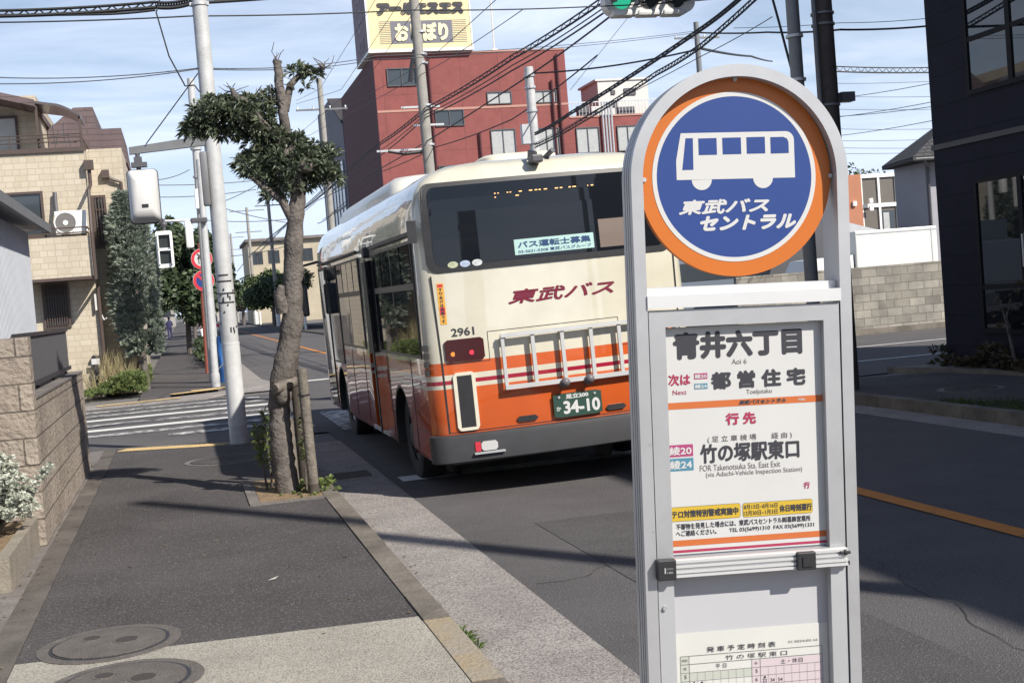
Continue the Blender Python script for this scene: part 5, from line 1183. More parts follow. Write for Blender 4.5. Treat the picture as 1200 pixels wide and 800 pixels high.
# ------------------------------------------------------------------ right side: dark building, planter, kerb greenery
m_navy = masonry('navy_cladding', (0.021, 0.020, 0.032), (0.023, 0.022, 0.034), (0.012, 0.012, 0.018), 3.03, 0.455, 0.008, rough=.75, bump=.25, stain=.25, offset=.5, spec=.15)
db = root('dark_building', (14.5, 6, 0), 'dark navy clad building with black-framed windows and glass door on the street', 'building')
XD, YE = 11.4, 17.5
k = MB(); k.box(XD, 19, 1.3, YE, 0.05, 11.0); k.box(XD, 19, -6.0, 0.55, 0.05, 11.0); k.box(XD+.4, 19, 0.555, 1.295, 0.05, 6.0); wall = k.build('wall', m_navy, db)
k = MB()
k.box(XD-.03, XD+.01, 1.31, YE+.02, 3.45, 3.53); k.build('belt_course', M['black'], db)
def swin(y0, y1, z0, z1, tr=None, name='window', parts=1, sill=True):
    k = MB(); t = .07; X0, X1 = XD-.03, XD+.02
    k.box(X0, X1, y0-t, y1+t, z1, z1+t); k.box(X0, X1, y0-t, y1+t, z0-t, z0); k.box(X0, X1, y0-t, y0, z0, z1); k.box(X0, X1, y1, y1+t, z0, z1)
    w_ = (y1-y0)/parts
    for i in range(1, parts): k.box(X0, X1, y0+i*w_-.05, y0+i*w_+.05, z0, z1)
    if tr: k.box(X0+.005, X1, y0, y1, tr-.035, tr+.035)
    f = k.build(name, M['frame_black'], db); k = MB()
    for i in range(parts):
        for a, b in ([(z0, z1)] if not tr else [(z0, tr-.035), (tr+.035, z1)]):
            k.quad((XD-.008, y0+i*w_, a), (XD-.008, y0+(i+1)*w_, a), (XD-.008, y0+(i+1)*w_, b), (XD-.008, y0+i*w_, b))
    k.build('pane', M['glass'], f, normals=False); return f
swin(13.6, 16.45, 4.20, 6.4, 4.93, parts=3)
dd = swin(13.5, 16.45, 0.72, 2.85, 1.33, name='door', parts=3)
k = MB()
for y in (15.42, 14.58): k.cyl((XD-.06, y, 1.6), (XD-.06, y, 2.05), .015, n=8)
k.sphere((XD-.045, 15.35, 2.05), .03); k.build('handle', M['alu'], dd)
swin(9.0, 11.4, 4.2, 6.4, 4.93, parts=2); swin(9.0, 11.4, .72, 2.85, 1.33, parts=2)
for z in (7.6,): swin(13.6, 16.45, z, z+2, None, parts=3); swin(9.0, 11.4, z, z+2, None, parts=2)
# blind wall pieces seen only mirrored keep simple
k = MB(); k.prism([(10.75, 18.05, .05), (11.10, 15.6, .05), (11.10, 6, .05), (11.18, 6, .05), (11.18, 15.6, .05), (11.35, 17.45, .05)], (0, 0, .11)); k.prism([(10.7, 18.1, .05), (11.36, 17.6, .05), (11.36, 17.46, .05), (10.83, 17.9, .05)], (0, 0, .105))
tag(finish(k.build('planter_edging', M['kerb'])), 'low concrete edging of the shrub bed below the dark building', 'edging')
k = MB(); rng = random.Random(14)
for i in range(420):
    y = rng.uniform(9, 17.6); x = 11.24+rng.gauss(0, .06); spray(k, (x, y, .12+rng.random()*.22*(1+.6*math.sin(y*4))), (rng.gauss(-.2, .4), rng.gauss(0, .4), 1), .15, .02, 8, .9, rng)
tag(k.build('shrub_bed', M['leaf_shrub'], normals=False), 'strip of low dark shrubs at the foot of the dark building', 'shrubs', kind='stuff')
for x, y, h, lab in ((11.22, 15.55, 1.15, 'bare slender young tree leaning before the dark glass door'), (11.2, 14.95, 1.3, 'thin young tree in the shrub bed right of the glass door')):
    t = root('young_tree', (x, y, .12), lab, 'tree'); k = MB(); k.tube([(x, y, .1), (x-.02, y+.08, h*.5), (x, y+.28, h)], [.03, .022, .008], 7); k.tube([(x-.02, y+.1, h*.55), (x-.1, y+.02, h*.8), (x-.1, y-.1, h*1.02)], [.014, .01, .004], 5); k.build('trunk', M['tree_bark'], t)
    k = MB()
    for i in range(16): spray(k, (x+rng.gauss(-.03, .07), y+.2+rng.gauss(0, .12), h*rng.uniform(.6, 1.05)), (rng.gauss(0, .6), rng.gauss(0, .6), .7), .10, .014, 6, 1, rng)
    k.build('crown', M['leaf_shrub'], t, normals=False)
k = MB()
for i in range(1300):
    y = rng.uniform(9.5, 13.4); x = rng.uniform(8.52, 8.52+.75*min(1, (13.6-y)/.9)); p = Vector((x, y, .1)); s = Vector((.01, .006, 0)); t = p+Vector((rng.gauss(0, .04), rng.gauss(0, .04), rng.uniform(.03, .09)))
    k.quad(p-s, p+s, t+s*.2, t-s*.2)
tag(k.build('grass', M['leaf_grass'], normals=False), 'patch of short green grass on the far kerb by the road', 'grass', kind='stuff')
manhole(9.75, 14.5, .34, M['strip_grey'], M['path'], 'faint round manhole cover in the shaded pavement before the dark building')

# ------------------------------------------------------------------ far side of the side street
M['block_grey'] = masonry('grey_block', (0.40, 0.375, 0.32), (0.23, 0.215, 0.185), (0.17, 0.155, 0.13), 0.44, 0.205, 0.010, bump=0.4, stain=0.45)
gb = root('block_wall', (21, 29.1, 0), 'weathered grey concrete block wall across the side street below the white truck box', 'wall')
k = MB(); k.box(13.2, 34, 29.0, 29.15, .05, 1.70); k.build('wall', M['block_grey'], gb)
k = MB(); k.box(13.2, 34, 28.93, 28.997, .0, .14); k.build('footing', M['kerb'], gb)
vt = root('box_truck', (19.6, 33.5, 0), 'white box truck parked behind the grey block wall', 'truck')
k = MB(); k.box(18.5, 21.1, 32.5, 34.3, .75, 2.70, bev=.03); k.build('box', mat('truck_white', (.72, .72, .68), .35, var=.05, vscale=2, coat=.2), vt)
k = MB(); k.box(20.9, 20.93, 32.49, 32.5, .8, 2.66); k.box(18.55, 21.1, 32.485, 32.498, 2.60, 2.63); k.build('corner_trim', M['alu_dull'], vt)
k = MB(); k.prism([(16.9, 32.6, .5), (16.9, 32.6, 1.3), (17.3, 32.6, 2.0), (18.45, 32.6, 2.05), (18.45, 32.6, .5)], (0, 1.6, 0)); k.build('cab', M['sig_white'], vt)
k = MB(); k.box(17.0, 21.1, 32.7, 34.1, .45, .74); k.build('chassis', M['black'], vt)
for x in (17.7, 20.3):
    for y in (32.6, 33.95):
        k = MB(); k.cyl((x, y, .38), (x, y+.22, .38), .38, n=20); k.build('wheel', M['rubber'], vt)
kv = root('parked_car', (20.1, 35.2, 0), 'dark car roof showing above the white truck box', 'car')
k = MB(); k.prism([(17.6, 36.5, 1.2), (18.2, 36.5, 3.05), (20.2, 36.5, 3.15), (20.9, 36.5, 2.75), (22.0, 36.5, 2.55), (22.0, 36.5, 1.2)], (0, 1.7, 0)); k.build('body', M['dark_steel'], kv)
k = MB(); k.prism([(20.4, 36.47, 2.75), (20.55, 36.47, 3.1), (22.1, 36.47, 2.65), (22.1, 36.47, 2.5)], (0, .02, 0)); k.build('windscreen', M['alu_dull'], kv)
k = MB(); k.box(17.7, 21.9, 36.6, 38.1, .35, 1.195)
k.build('underbody', M['black'], kv)
for x in (18.3, 21.2):
    k = MB(); k.cyl((x, 36.52, .36), (x, 36.74, .36), .36, n=20); k.build('wheel', M['rubber'], kv)
wf = root('white_gate', (22.2, 31.5, 0), 'white framed gate beside the truck box next to the dark building', 'gate')
k = MB()
for x in (21.35, 21.75, 22.4, 23.0): k.box(x-.04, x+.04, 31.4, 31.46, .1, 1.98)
k.box(21.2, 23.2, 31.38, 31.48, 1.9, 2.02); k.box(21.2, 23.2, 31.4, 31.46, 1.2, 1.25); k.build('frame', M['sig_white'], wf)
gh = root('grey_house', (25, 40, 0), 'pale grey house with a dark tiled hip roof behind the truck', 'house')
k = MB(); k.box(23.1, 30, 36, 37.8, .05, 4.88); k.build('wall', mat('grey_render', (.33, .325, .36), .85, var=.07, vscale=1.5), gh)
k = MB()
e = [(22.2, 35.2), (31, 35.2), (30.6, 38.2), (22.9, 38.2)]
lo = [(x, y, 4.93) for x, y in e]; k.loft([[(x, y, 4.80) for x, y in e], lo, [(25.2, 36.9, 6.6), (28, 36.9, 6.6), (28, 37.0, 6.6), (25.2, 37.0, 6.6)]]); k.build('roof', masonry('roof_tile', (.060, .060, .066), (.075, .073, .078), (.03, .03, .032), .3, .12, .02, bump=.5, stain=.15), gh)
k = MB(); k.tube([(22.3, 35.25, 4.86), (30.9, 35.25, 4.86)], .06, 8); k.tube([(22.6, 35.25, 4.82), (22.95, 35.6, 4.65), (23.17, 35.95, 4.6), (23.17, 35.95, .2)], .045, 8); k.build('gutter', M['dark_steel'], gh)
window(gh, 23.65, 24.3, 36, 4.1, 4.78, fm=M['dark_steel']); window(gh, 23.7, 24.5, 36, 1.9, 2.75, fm=M['dark_steel'])
ap = root('terraced_block', (38, 61, 0), 'low terracotta and glass block with white window grid far behind the grey house', 'building')
k = MB(); k.box(30.5, 34.7, 60, 70, 0, 6.35); k.build('wall', mat('terracotta', (.42, .18, .105), .85, var=.08, vscale=1), ap)
k = MB(); k.box(34.72, 42, 60.3, 70, 0, 6.32); k.build('glazed_front', mat('brown_panel', (.13, .115, .10), .5, var=.08, vscale=1), ap)
k = MB()
for i in range(7): x = 34.75+i*1.02; k.box(x, x+.12, 60.2, 60.295, 0, 6.30)
for z in (6.15, 4.60, 2.6): k.box(34.74, 42, 60.19, 60.29, z, z+.20)
k.build('white_grid', M['sig_white'], ap)
for x in (35.95, 37.0, 38.0):
    k = MB(); k.quad((x, 60.28, 2.9), (x+.75, 60.28, 2.9), (x+.75, 60.28, 4.4), (x, 60.28, 4.4)); wn = k.build('window', M['glass_win'], ap, normals=False)
    k = MB(); k.box(x+.08, x+.42, 60.262, 60.278, 3.0, 4.3); k.build('curtain', M['curtain'], wn)
for x, z in ((34.2, 4.85), (35.15, 4.95), (35.15, 4.55)): k = MB(); k.box(x-.1, x+.1, 59.85, 59.999, z-.12, z+.12); k.build('wall_unit', M['sig_white'], ap)
# back-street bits framed by the sign opening
cr2 = root('parked_car', (9.9, 40, 0), 'blue-grey car roof glimpsed below the bus stop disc past the bus corner', 'car')
m_car = mat('blue_grey_paint', (.17, .20, .25), .3, coat=.5)
P0, P1 = atY(808, 333, 40), atY(915, 329, 40)
k = MB(); x0, x1 = P0.x-2.6, P1.x+.2; zt = 2.35
k.prism([(x0, 40, .45), (x0, 40, 2.0), (x0+.5, 40, zt), (x1-.9, 40, zt), (x1-.1, 40, 1.55), (x1+.8, 40, 1.2), (x1+.8, 40, .45)], (0, 1.75, 0)); k.build('body', m_car, cr2)
k = MB(); k.prism([(x1-.85, 39.99, 2.28), (x1-.15, 39.99, 1.62), (x0+.6, 39.99, 1.62), (x0+.6, 39.99, 2.2)], (0, .01, 0)); k.build('window', M['glass_win'], cr2)
for x in (x0+.8, x1):
    k = MB(); k.cyl((x, 39.97, .36), (x, 40.2, .36), .36, n=20); k.build('wheel', M['rubber'], cr2)
dk = root('dark_shed', (23, 45, 0), 'dark slate coloured shopfront with white door posts seen below the disc', 'building')
k = MB(); k.box(14.2, 23.2, 42.5, 48, .05, 4.6); k.build('wall', mat('slate_wall', (.075, .085, .11), .7, var=.15, vscale=1), dk)
for x in (21.0, 21.75, 22.3):
    k = MB(); k.box(x, x+.42, 42.42, 42.498, .3, 3.4); k.build('door_post', M['sig_grey'] if x != 21.75 else M['dark_steel'], dk)

# ------------------------------------------------------------------ red building with its billboard
YB = 86.5
m_redw = masonry('red_render', (.275, .086, .078), (.265, .083, .076), (.205, .066, .060), 2.7, 3.9, .03, bump=.15, stain=.22, offset=0); m_red_shade = mat('red_side_shaded', (.105, .045, .052), .85, var=.1, vscale=.5)  # second red is the wall paint darkened to carry the side's shade
rb_ = root('red_building', (20, 95, 0), 'tall red rendered building carrying a cream rooftop billboard', 'building')
k = MB(); k.box(14.05, 27.6, YB, 104, 0, 18.3); k.box(27.602, 36, YB+.01, 104, 0, 13.5); k.build('wall', m_redw, rb_)
k = MB(); k.box(14.05, 27.58, YB-.03, YB, 14.45, 14.6); k.box(14.2, 27.5, YB+.2, 103, 18.302, 18.42); k.box(14.04, 27.61, YB-.05, YB+.12, 18.30, 18.40); k.box(27.61, 36, YB-.05, YB+.12, 13.5, 13.62); k.build('trim', mat('band_pink', (.45, .25, .20), .8), rb_)
for x0, x1, z0, z1, gl in ((14.95, 16.85, 16.25, 17.35, 'g'), (18.05, 19.95, 13.4, 14.4, 'g'), (21.8, 23.45, 14.75, 15.5, 'c'), (21.85, 23.5, 11.0, 12.9, 'c'), (24.95, 26.7, 14.7, 15.45, 'c'), (24.97, 26.68, 11.05, 12.85, 'c'), (28.05, 29.65, 11.05, 12.75, 'c'), (31.1, 32.6, 11.05, 12.75, 'c'), (33.2, 34.6, 11.05, 12.75, 'c'), (18.0, 19.9, 9.2, 10.6, 'g'), (21.85, 23.5, 7.4, 9.2, 'c')):
    window(rb_, x0, x1, YB, z0, z1, glass=M['curtain'] if gl == 'c' else M['glass_win'], fm=M['dark_steel'], d=.10)
k = MB()
for x, z0, z1 in ((17.78, 4, 17.95), (26.95, 4, 18.0), (26.45, 4, 16.2), (21.0, 4, 12.8)): k.cyl((x, YB-.16, z0), (x, YB-.16, z1), .085, n=8)
k.build('drainpipe', mat('pipe_dark_red', (.085, .022, .026), .6), rb_)
k = MB()
for x in (30.0, 30.22, 30.44, 30.66): k.cyl((x, YB-.2, 4), (x, YB-.2, 14.5), .075, n=8)
k.build('duct', M['alu_dull'], rb_)
k = MB()
for i in range(34): x = 27.7+i*.25; k.box(x, x+.03, YB+.3, YB+.33, 13.5, 14.6)
k.box(27.65, 36, YB+.28, YB+.34, 14.58, 14.65); k.build('roof_railing', M['alu_dull'], rb_)
rh = MB(); rh.box(30.9, 34.8, YB+3, YB+7, 13.4, 16.5); rh.box(30.7, 34.9, YB+2.9, YB+7.1, 16.502, 16.65)
hut = rh.build('roof_hut', mat('hut_white', (.62, .61, .58), .8, var=.06, vscale=1), rb_)
k = MB(); k.box(31.5, 32.3, YB+2.9, YB+2.99, 14.6, 15.0); k.box(32.9, 33.8, YB+2.9, YB+2.99, 15.4, 15.9); k.box(31.9, 32.2, YB+2.9, YB+2.99, 15.5, 15.8); k.build('vent', M['dark_steel'], hut)
for x, wd, h in ((28.6, .8, 1.0), (29.6, .7, .9), (31.6, 1.3, .8), (34.9, 1.5, 1.3)):
    k = MB(); k.box(x, x+wd, YB+1, YB+1.6, 13.5, 13.5+h, bev=.05); k.build('roof_tank', M['dark_steel'] if x != 29.6 else M['sig_grey'], rb_)
k = MB(); k.cyl((23.6, YB+4, 18.3), (23.6, YB+4, 23.0), .05, n=6); k.sphere((23.6, YB+4, 18.8), .45, (1, 1, 1.2), 12, 8); k.build('antenna', M['sig_grey'], rb_)
bb = root('billboard', (17.4, 88, 18.4), 'cream rooftop billboard with black Japanese lettering over a grey panel', 'billboard')
k = MB(); k.box(13.75, 20.95, YB-.4, YB+5.5, 18.62, 24.0); k.build('box', mat('billboard_cream', (.80, .66, .36), .6, var=.03, vscale=.6), bb)
k = MB(); k.box(13.72, 20.98, YB-.45, YB+5.5, 18.42, 18.615); k.box(20.88, 20.98, YB-.44, YB-.405, 18.62, 24); k.box(13.72, 13.85, YB-.44, YB-.405, 18.62, 24); k.build('frame', M['sig_white'], bb)
k = MB(); k.quad((13.735, YB-.35, 18.65), (13.735, YB+5.4, 18.65), (13.735, YB+5.4, 24), (13.735, YB-.35, 24)); sd_ = k.build('side_panel', mat('billboard_side', (.20, .15, .18), .7), bb, normals=False)
k = MB(); k.ring((13.73, YB+2.5, 21.8), 1.2, 1.45, (0, 1, 0), (0, 0, 1), (-.01, 0, 0), 32)
for z in (21.1, 21.8, 22.5): k.box(13.715, 13.725, YB+1.8, YB+3.2, z-.1, z+.1)
text(k, 'RSS', 0, 2.6, 19.0, 19.9, lambda u, v, h: (13.725-h*100, YB+3.8-u, v), wgt=.08)
k.build('emblem', mat('emblem_grey', (.28, .23, .27), .7), sd_, normals=False)
BF = lambda u, v, h: (u, YB-.41-h*100, v)
k = MB(); text(k, 'アールエスエス', 14.45, 20.5, 20.85, 21.75, BF, wgt=.13, shear=.15); k.build('lettering', M['ink'], bb, normals=False)
k = MB(); k.quad(*[(x, YB-.42, z) for x, z in ((15.35, 18.98), (19.6, 18.98), (19.6, 20.5), (15.35, 20.5))]); gp = k.build('grey_panel', mat('panel_grey', (.17, .17, .20), .7), bb, normals=False)
k = MB()
for i in range(13):
    z = 18.99+i*.122; k.quad(*[(x, YB-.415, z+dz) for x, dz in ((14.55, 0), (20.6, 0), (20.6, .04), (14.55, .04))])
k.build('grey_stripes', M['pole_grey'], bb, normals=False)
k = MB(); text(k, 'おしぼり', 15.6, 19.3, 19.1, 20.35, lambda u, v, h: (u, YB-.45-h*100, v), wgt=.07); k.build('lettering', mat('billboard_letter', (.82, .74, .48), .6), gp, normals=False)
# grey stepped building further along
gbd = root('grey_gabled_building', (18, 108, 0), 'grey building with a dark sloping roof and glazed bay just left of the red building', 'building')
k = MB(); k.prism([(14.1, 105, 0), (14.1, 105, 16.5), (14.1, 113, 19.6), (14.1, 122, 19.6), (14.1, 122, 0)], (9, 0, 0)); k.build('wall', mat('slate_grey', (.17, .165, .20), .8, var=.08, vscale=.5), gbd)
k = MB(); k.prism([(14.0, 104.8, 16.52), (14.0, 113, 19.75), (14.0, 113, 19.62), (14.0, 104.8, 16.4)], (9.2, 0, 0)); k.build('roof', mat('dark_roof', (.05, .045, .05), .9, var=.2, vscale=2), gbd)
k = MB(); k.box(14.02, 14.08, 106, 121, 8, 13.6); gl = k.build('glazed_bay', mat('bay_glass', (.30, .36, .40), .2, var=.1, vscale=1), gbd)
k = MB()
for i in range(8): y = 106+i*2.1; k.box(13.97, 14.018, y, y+.2, 8, 13.6)
for z in (9.8, 11.8): k.box(13.96, 14.015, 106, 121, z, z+.15)
k.build('bay_frame', M['dark_steel'], gl)
k = MB(); k.box(14.02, 14.045, YB, 104, 0, 18.3); k.build('side_shade_skin', m_red_shade, rb_)  # skin over the side, its shade put into the colour
k = MB(); k.box(14.3, 16, 104.01, 105, 0, 15.5); k.build('link_wall', m_red_shade, rb_)

# ------------------------------------------------------------------ far end of the street
be = root('beige_house', (14, 172, 0), 'flat-roofed three-storey beige house at the far end of the street behind the poles', 'house')
k = MB(); k.box(8.9, 19, 165, 180, 0, 10.4); k.box(11.5, 17, 164.2, 164.995, 6.0, 7.0); k.build('wall', mat('beige_render', (.44, .385, .29), .85, var=.12, vscale=.5), be)
k = MB(); k.box(8.6, 19.3, 164.4, 180.3, 10.402, 10.75); k.build('roof', M['strip_grey'], be)
for x, z in ((9.3, 7.6), (11.4, 7.6), (13.4, 7.6), (15.6, 7.6), (9.6, 4.2), (12.2, 4.2), (14.8, 4.2)): window(be, x, x+1.3, 165, z, z+1.5, fm=M['dark_steel'])
for x0, x1, y, h, c, lab in ((-14, -1, 232, 8.5, (.34, .32, .30), 'pale grey block closing the street view just left of the road end'), (.5, 10, 300, 9.5, (.40, .37, .33), 'pale beige block straight at the end of the road'), (-30, -8, 150, 8.0, (.36, .31, .27), 'dull brown house row far left behind the conifer'), (16, 30, 215, 13, (.30, .30, .31), 'grey apartment block far right beyond the beige house')):
    t = root('distant_building', ((x0+x1)/2, y, 0), lab, 'building', 'buildings closing the street'); k = MB(); k.box(x0, x1, y, y+12, 0, h); k.build('wall', mat('far_render', c, .9, var=.12, vscale=.4), t)
    k = MB(); k.box(x0-.3, x1+.3, y-.3, y+12.3, h+.002, h+.4); k.build('roof', M['strip_grey'], t)
    n_ = int((x1-x0)/2.6)
    for i in range(n_):
        for z in range(2, int(h)-1, 3): window(t, x0+.7+i*2.6, x0+1.9+i*2.6, y, z, z+1.3, fm=M['dark_steel'])
def tree(name, x, y, base, h, rad, n_, leaf, lab, cat='tree', group=None, size=.17, seed=1, zc=.62):
    t = root(name, (x, y, base), lab, cat, group); r2 = random.Random(seed)
    k = MB(); k.tube([(x, y, base-.05), (x+.05, y, base+h*.35), (x-.03, y, base+h*.7)], [rad[0]*.075, rad[0]*.06, rad[0]*.02], 8)
    for i in range(6):
        a = i*1.05; k.tube([(x+.05, y, base+h*.35), (x+math.cos(a)*rad[0]*.4, y+math.sin(a)*rad[1]*.4, base+h*.55), (x+math.cos(a)*rad[0]*.7, y+math.sin(a)*rad[1]*.7, base+h*.72)], [rad[0]*.04, rad[0]*.03, rad[0]*.01], 5)
    k.build('trunk', M['tree_bark'], t)
    k = MB()
    for i in range(11):
        v = Vector((r2.gauss(0, 1), r2.gauss(0, 1), r2.gauss(0, .8))).normalized()*r2.uniform(.35, .75); f_ = r2.uniform(.32, .55)
        leaf_cloud(k, (x+v.x*rad[0], y+v.y*rad[1], base+h*zc+v.z*rad[2]), (rad[0]*f_, rad[1]*f_, rad[2]*f_), n_//11, size, r2)
    k.build('crown', leaf, t, normals=False); return t
tree('roadside_tree', 0.25, 60, .1, 6.0, (1.75, 2.0, 2.55), 14000, M['leaf_dark'], 'dark green roadside tree with a full crown behind the round road signs', group='trees along the left pavement', size=.16, seed=3, zc=.60)
tree('roadside_tree', -1.4, 52, .1, 3.4, (.75, .9, 1.2), 3600, M['leaf_mid'], 'small lighter green tree at the garden wall beside the conifer', group='trees along the left pavement', size=.09, seed=4)
tree('roadside_tree', 1.6, 74, .1, 6.0, (1.9, 1.9, 2.3), 7000, M['leaf_dark'], 'dark roadside tree just behind the tall signal pole', group='trees along the left pavement', size=.17, seed=5)
tree('roadside_tree', .9, 98, .1, 5.6, (1.9, 1.8, 2.1), 4000, M['leaf_mid'], 'far roadside tree closing the view down the left pavement', group='trees along the left pavement', size=.15, seed=6)
tree('roadside_tree', 8.9, 128, .1, 5.5, (3.0, 2.6, 2.2), 6000, M['leaf_dark'], 'dark bushy tree at the far right kerb beside the green sheets', group='trees along the right kerb', size=.18, seed=7)
tree('roadside_tree', 9.6, 112, .1, 5.1, (1.9, 1.9, 2.0), 5000, M['leaf_mid'], 'lighter bushy tree in front of the beige house', group='trees along the right kerb', size=.15, seed=8)
tree('roadside_tree', 7.6, 165, .1, 5.2, (3.0, 2.6, 2.3), 4000, M['leaf_dark'], 'farthest dark tree closing the road beyond the poles', group='trees along the right kerb', size=.22, seed=9)
tree('distant_tree', 47, 82, .1, 10.4, (2.8, 2.8, 2.2), 2000, M['leaf_mid'], 'pale tree top above the terracotta block', size=.16, seed=10)
tree('roadside_tree', -1.6, 84, .1, 6.0, (1.8, 1.9, 2.2), 6000, M['leaf_dark'], 'dark tree filling the gap left of the far pavement', group='trees along the left pavement', size=.17, seed=12)
tree('roadside_tree', 1.2, 130, .1, 7.0, (2.6, 2.4, 2.8), 6000, M['leaf_dark'], 'distant full dark tree over the left pavement end', group='trees along the left pavement', size=.22, seed=13)
tree('roadside_tree', 9.8, 142, .1, 6.0, (3.2, 2.6, 2.6), 7000, M['leaf_mid'], 'broad bushy tree before the beige house at the road end', group='trees along the right kerb', size=.22, seed=14)
tree('roadside_tree', 3.0, 210, .1, 7.5, (4.5, 3, 3.2), 6000, M['leaf_dark'], 'broad dark tree where the road vanishes', group='trees along the left pavement', size=.3, seed=15)
# right kerb furniture far away
k = MB(); k.box(9.3, 9.36, 100, 118, .1, 2.3); gs = finish(k.build('green_sheet_fence', mat('green_sheet', (.07, .22, .17), .7, var=.15, vscale=.8))); tag(gs, 'green corrugated sheet fence by the far right kerb', 'fence')
for i, (x, y, h, lab) in enumerate(((8.9, 96, 1.5, 'white bollard before the green sheet fence'), (8.8, 150, 1.5, 'white bollard farthest along the right kerb'))):
    k = MB(); k.cyl((x, y, .1), (x, y, h), .10, n=10); k.sphere((x, y, h), .10); tag(finish(k.build('bollard', M['sig_white'])), lab, 'bollard', 'white bollards on the right kerb')
nl = root('nameless_van', (0, 0, 0), '', 'van') if False else None
wv = root('parked_van', (10.2, 68, 0), 'white van parked far off at the right kerb past the tree trunk', 'van')
k = MB(); k.prism([(9.2, 66, .45), (9.2, 66, 1.1), (9.2, 66.7, 1.85), (9.2, 70, 1.9), (9.2, 70.2, .45)], (1.7, 0, 0)); bd_ = k.build('body', M['sig_white'], wv)
k = MB(); k.prism([(9.3, 66.08, 1.15), (9.3, 66.62, 1.75), (9.3, 66.68, 1.74), (9.3, 66.14, 1.14)], (1.5, 0, 0)); k.build('windscreen', M['glass'], bd_)
for x in (9.25, 10.68):
    for y in (66.8, 69.4):
        k = MB(); k.cyl((x, y, .32), (x+.2, y, .32), .32, n=16); k.build('wheel', M['rubber'], wv)
wc = root('parked_car', (1.9, 105, 0), 'tiny white and red car parked far down the left pavement by the trees', 'car')
k = MB(); k.box(1.3, 2.9, 104, 108, .4, 1.1, bev=.15); k.box(1.4, 2.8, 104.6, 107.4, 1.1, 1.75, bev=.2); k.build('body', M['sig_white'], wc)
k = MB(); k.box(1.35, 1.75, 103.97, 104.05, .75, 1.0); k.box(2.45, 2.85, 103.97, 104.05, .75, 1.0); k.build('tail_lamp', M['red'], wc)
k = MB(); k.box(1.5, 2.7, 104.55, 104.62, 1.2, 1.62); k.build('rear_window', M['glass'], wc)
# person with a dark umbrella far down the pavement
pr_ = root('person', (-.95, 104, .1), 'person in dark blue walking away far down the pavement under a dark umbrella', 'person')
k = MB()
k.loft([[(-.95+w_*math.cos(a), 104+d_*math.sin(a), z) for a in [2*math.pi*i/10 for i in range(10)]] for z, w_, d_ in ((.95, .17, .12), (1.1, .19, .13), (1.35, .21, .13), (1.5, .17, .11), (1.57, .06, .06), (1.62, .055, .055), (1.68, .085, .095), (1.78, .09, .10), (1.85, .05, .05))])
for s in (-1, 1): k.tube([(-.95+s*.09, 104, 1.0), (-.95+s*.10, 104+s*.08, .55), (-.95+s*.10, 104+s*.16, .12)], [.10, .07, .05], 8); k.box(-.95+s*.10-.045, -.95+s*.10+.045, 104+s*.16-.08, 104+s*.16+.14, .1, .16)
k.tube([(-.75, 104, 1.45), (-.70, 104.1, 1.15), (-.78, 104.25, 1.35)], [.055, .045, .035], 7); k.tube([(-1.15, 104, 1.45), (-1.2, 104, 1.15), (-1.18, 104.05, .9)], [.055, .045, .035], 7)
k.build('body', mat('dark_blue_cloth', (.035, .035, .10), .9), pr_, smooth=True)
k = MB(); k.loft([[(-.9+r*math.cos(a), 104.1+r*math.sin(a), z) for a in [2*math.pi*i/14 for i in range(14)]] for r, z in ((.50, 1.82), (.40, 1.96), (.22, 2.05), (.03, 2.09))]); k.tube([(-.78, 104.25, 1.3), (-.9, 104.1, 2.05)], .012, 5); tag(finish(k.build('umbrella', M['black'])), 'open dark umbrella held by the far walking person', 'umbrella')
for i, (x, y, lab) in enumerate(((.95, 47, 'pale post at the kerb just beyond the red sign post'), (.95, 51, 'second pale post at the kerb beyond the red sign post'), (1.0, 70, 'white post under the dark roadside tree'))):
    k = MB(); k.cyl((x, y, .05), (x, y, 1.35 if i < 2 else 2.3), .05, n=10); k.sphere((x, y, 1.35 if i < 2 else 2.3), .05); tag(finish(k.build('kerb_post', M['pole'] if i < 2 else M['sig_white'])), lab, 'post', 'posts along the left kerb')
k = MB(); rng = random.Random(19)
for i in range(500): spray(k, (1.0+rng.gauss(0, .22), rng.uniform(42, 60), .1+rng.random()*.6), (rng.gauss(0, .4), rng.gauss(0, .4), 1), .3, .05, 6, 1, rng)
tag(k.build('kerb_shrubs', M['leaf_dark'], normals=False), 'low dark shrubs along the left kerb beyond the sign post', 'shrubs', kind='stuff')
hg = root('hedge_house', (-6, 60, 0), 'dim house front half hidden behind the conifer on the left', 'house')
k = MB(); k.box(-9, -2.0, 52, 66, 0, 3.0); k.build('wall', mat('dim_render', (.30, .27, .24), .9, var=.2, vscale=1), hg)
k = MB(); k.prism([(-9.3, 51.8, 3.0), (-1.8, 51.8, 3.0), (-5.5, 51.8, 4.6)], (0, 14.5, 0)); k.build('roof', m_shingle, hg)

# ------------------------------------------------------------------ poles and their fittings
def upole(x, y, h, r0, r1, m, lab, arms=(), extra=None, wrap=None, group='utility poles along the right kerb', lean=0):
    t = root('utility_pole', (x, y, .1), lab, 'pole', group)
    k = MB(); k.cyl((x, y, .05), (x+lean, y, h), r0, r1, 16); k.build('shaft', m, t, smooth=True)
    if arms:
        k = MB()
        for z, w_ in arms:
            xx = x+lean*z/h; k.box(xx-w_, xx+w_, y-.05, y+.05, z-.05, z+.05)
        k.build('crossarm', M['pole_grey'], t); k = MB()
        for z, w_ in arms:
            for s in (-1, -.35, .35, 1): xx = x+lean*z/h+s*w_*.93; k.cyl((xx, y, z+.05), (xx, y, z+.2), .045, n=8)
        k.build('insulator', M['sig_white'], t)
    if wrap:
        k = MB(); k.cyl((x, y, .1), (x, y, wrap), r0+.015, n=14); k.build('sleeve', M['sig_white'], t)
    if extra: extra(t, x+0, y)
    return t
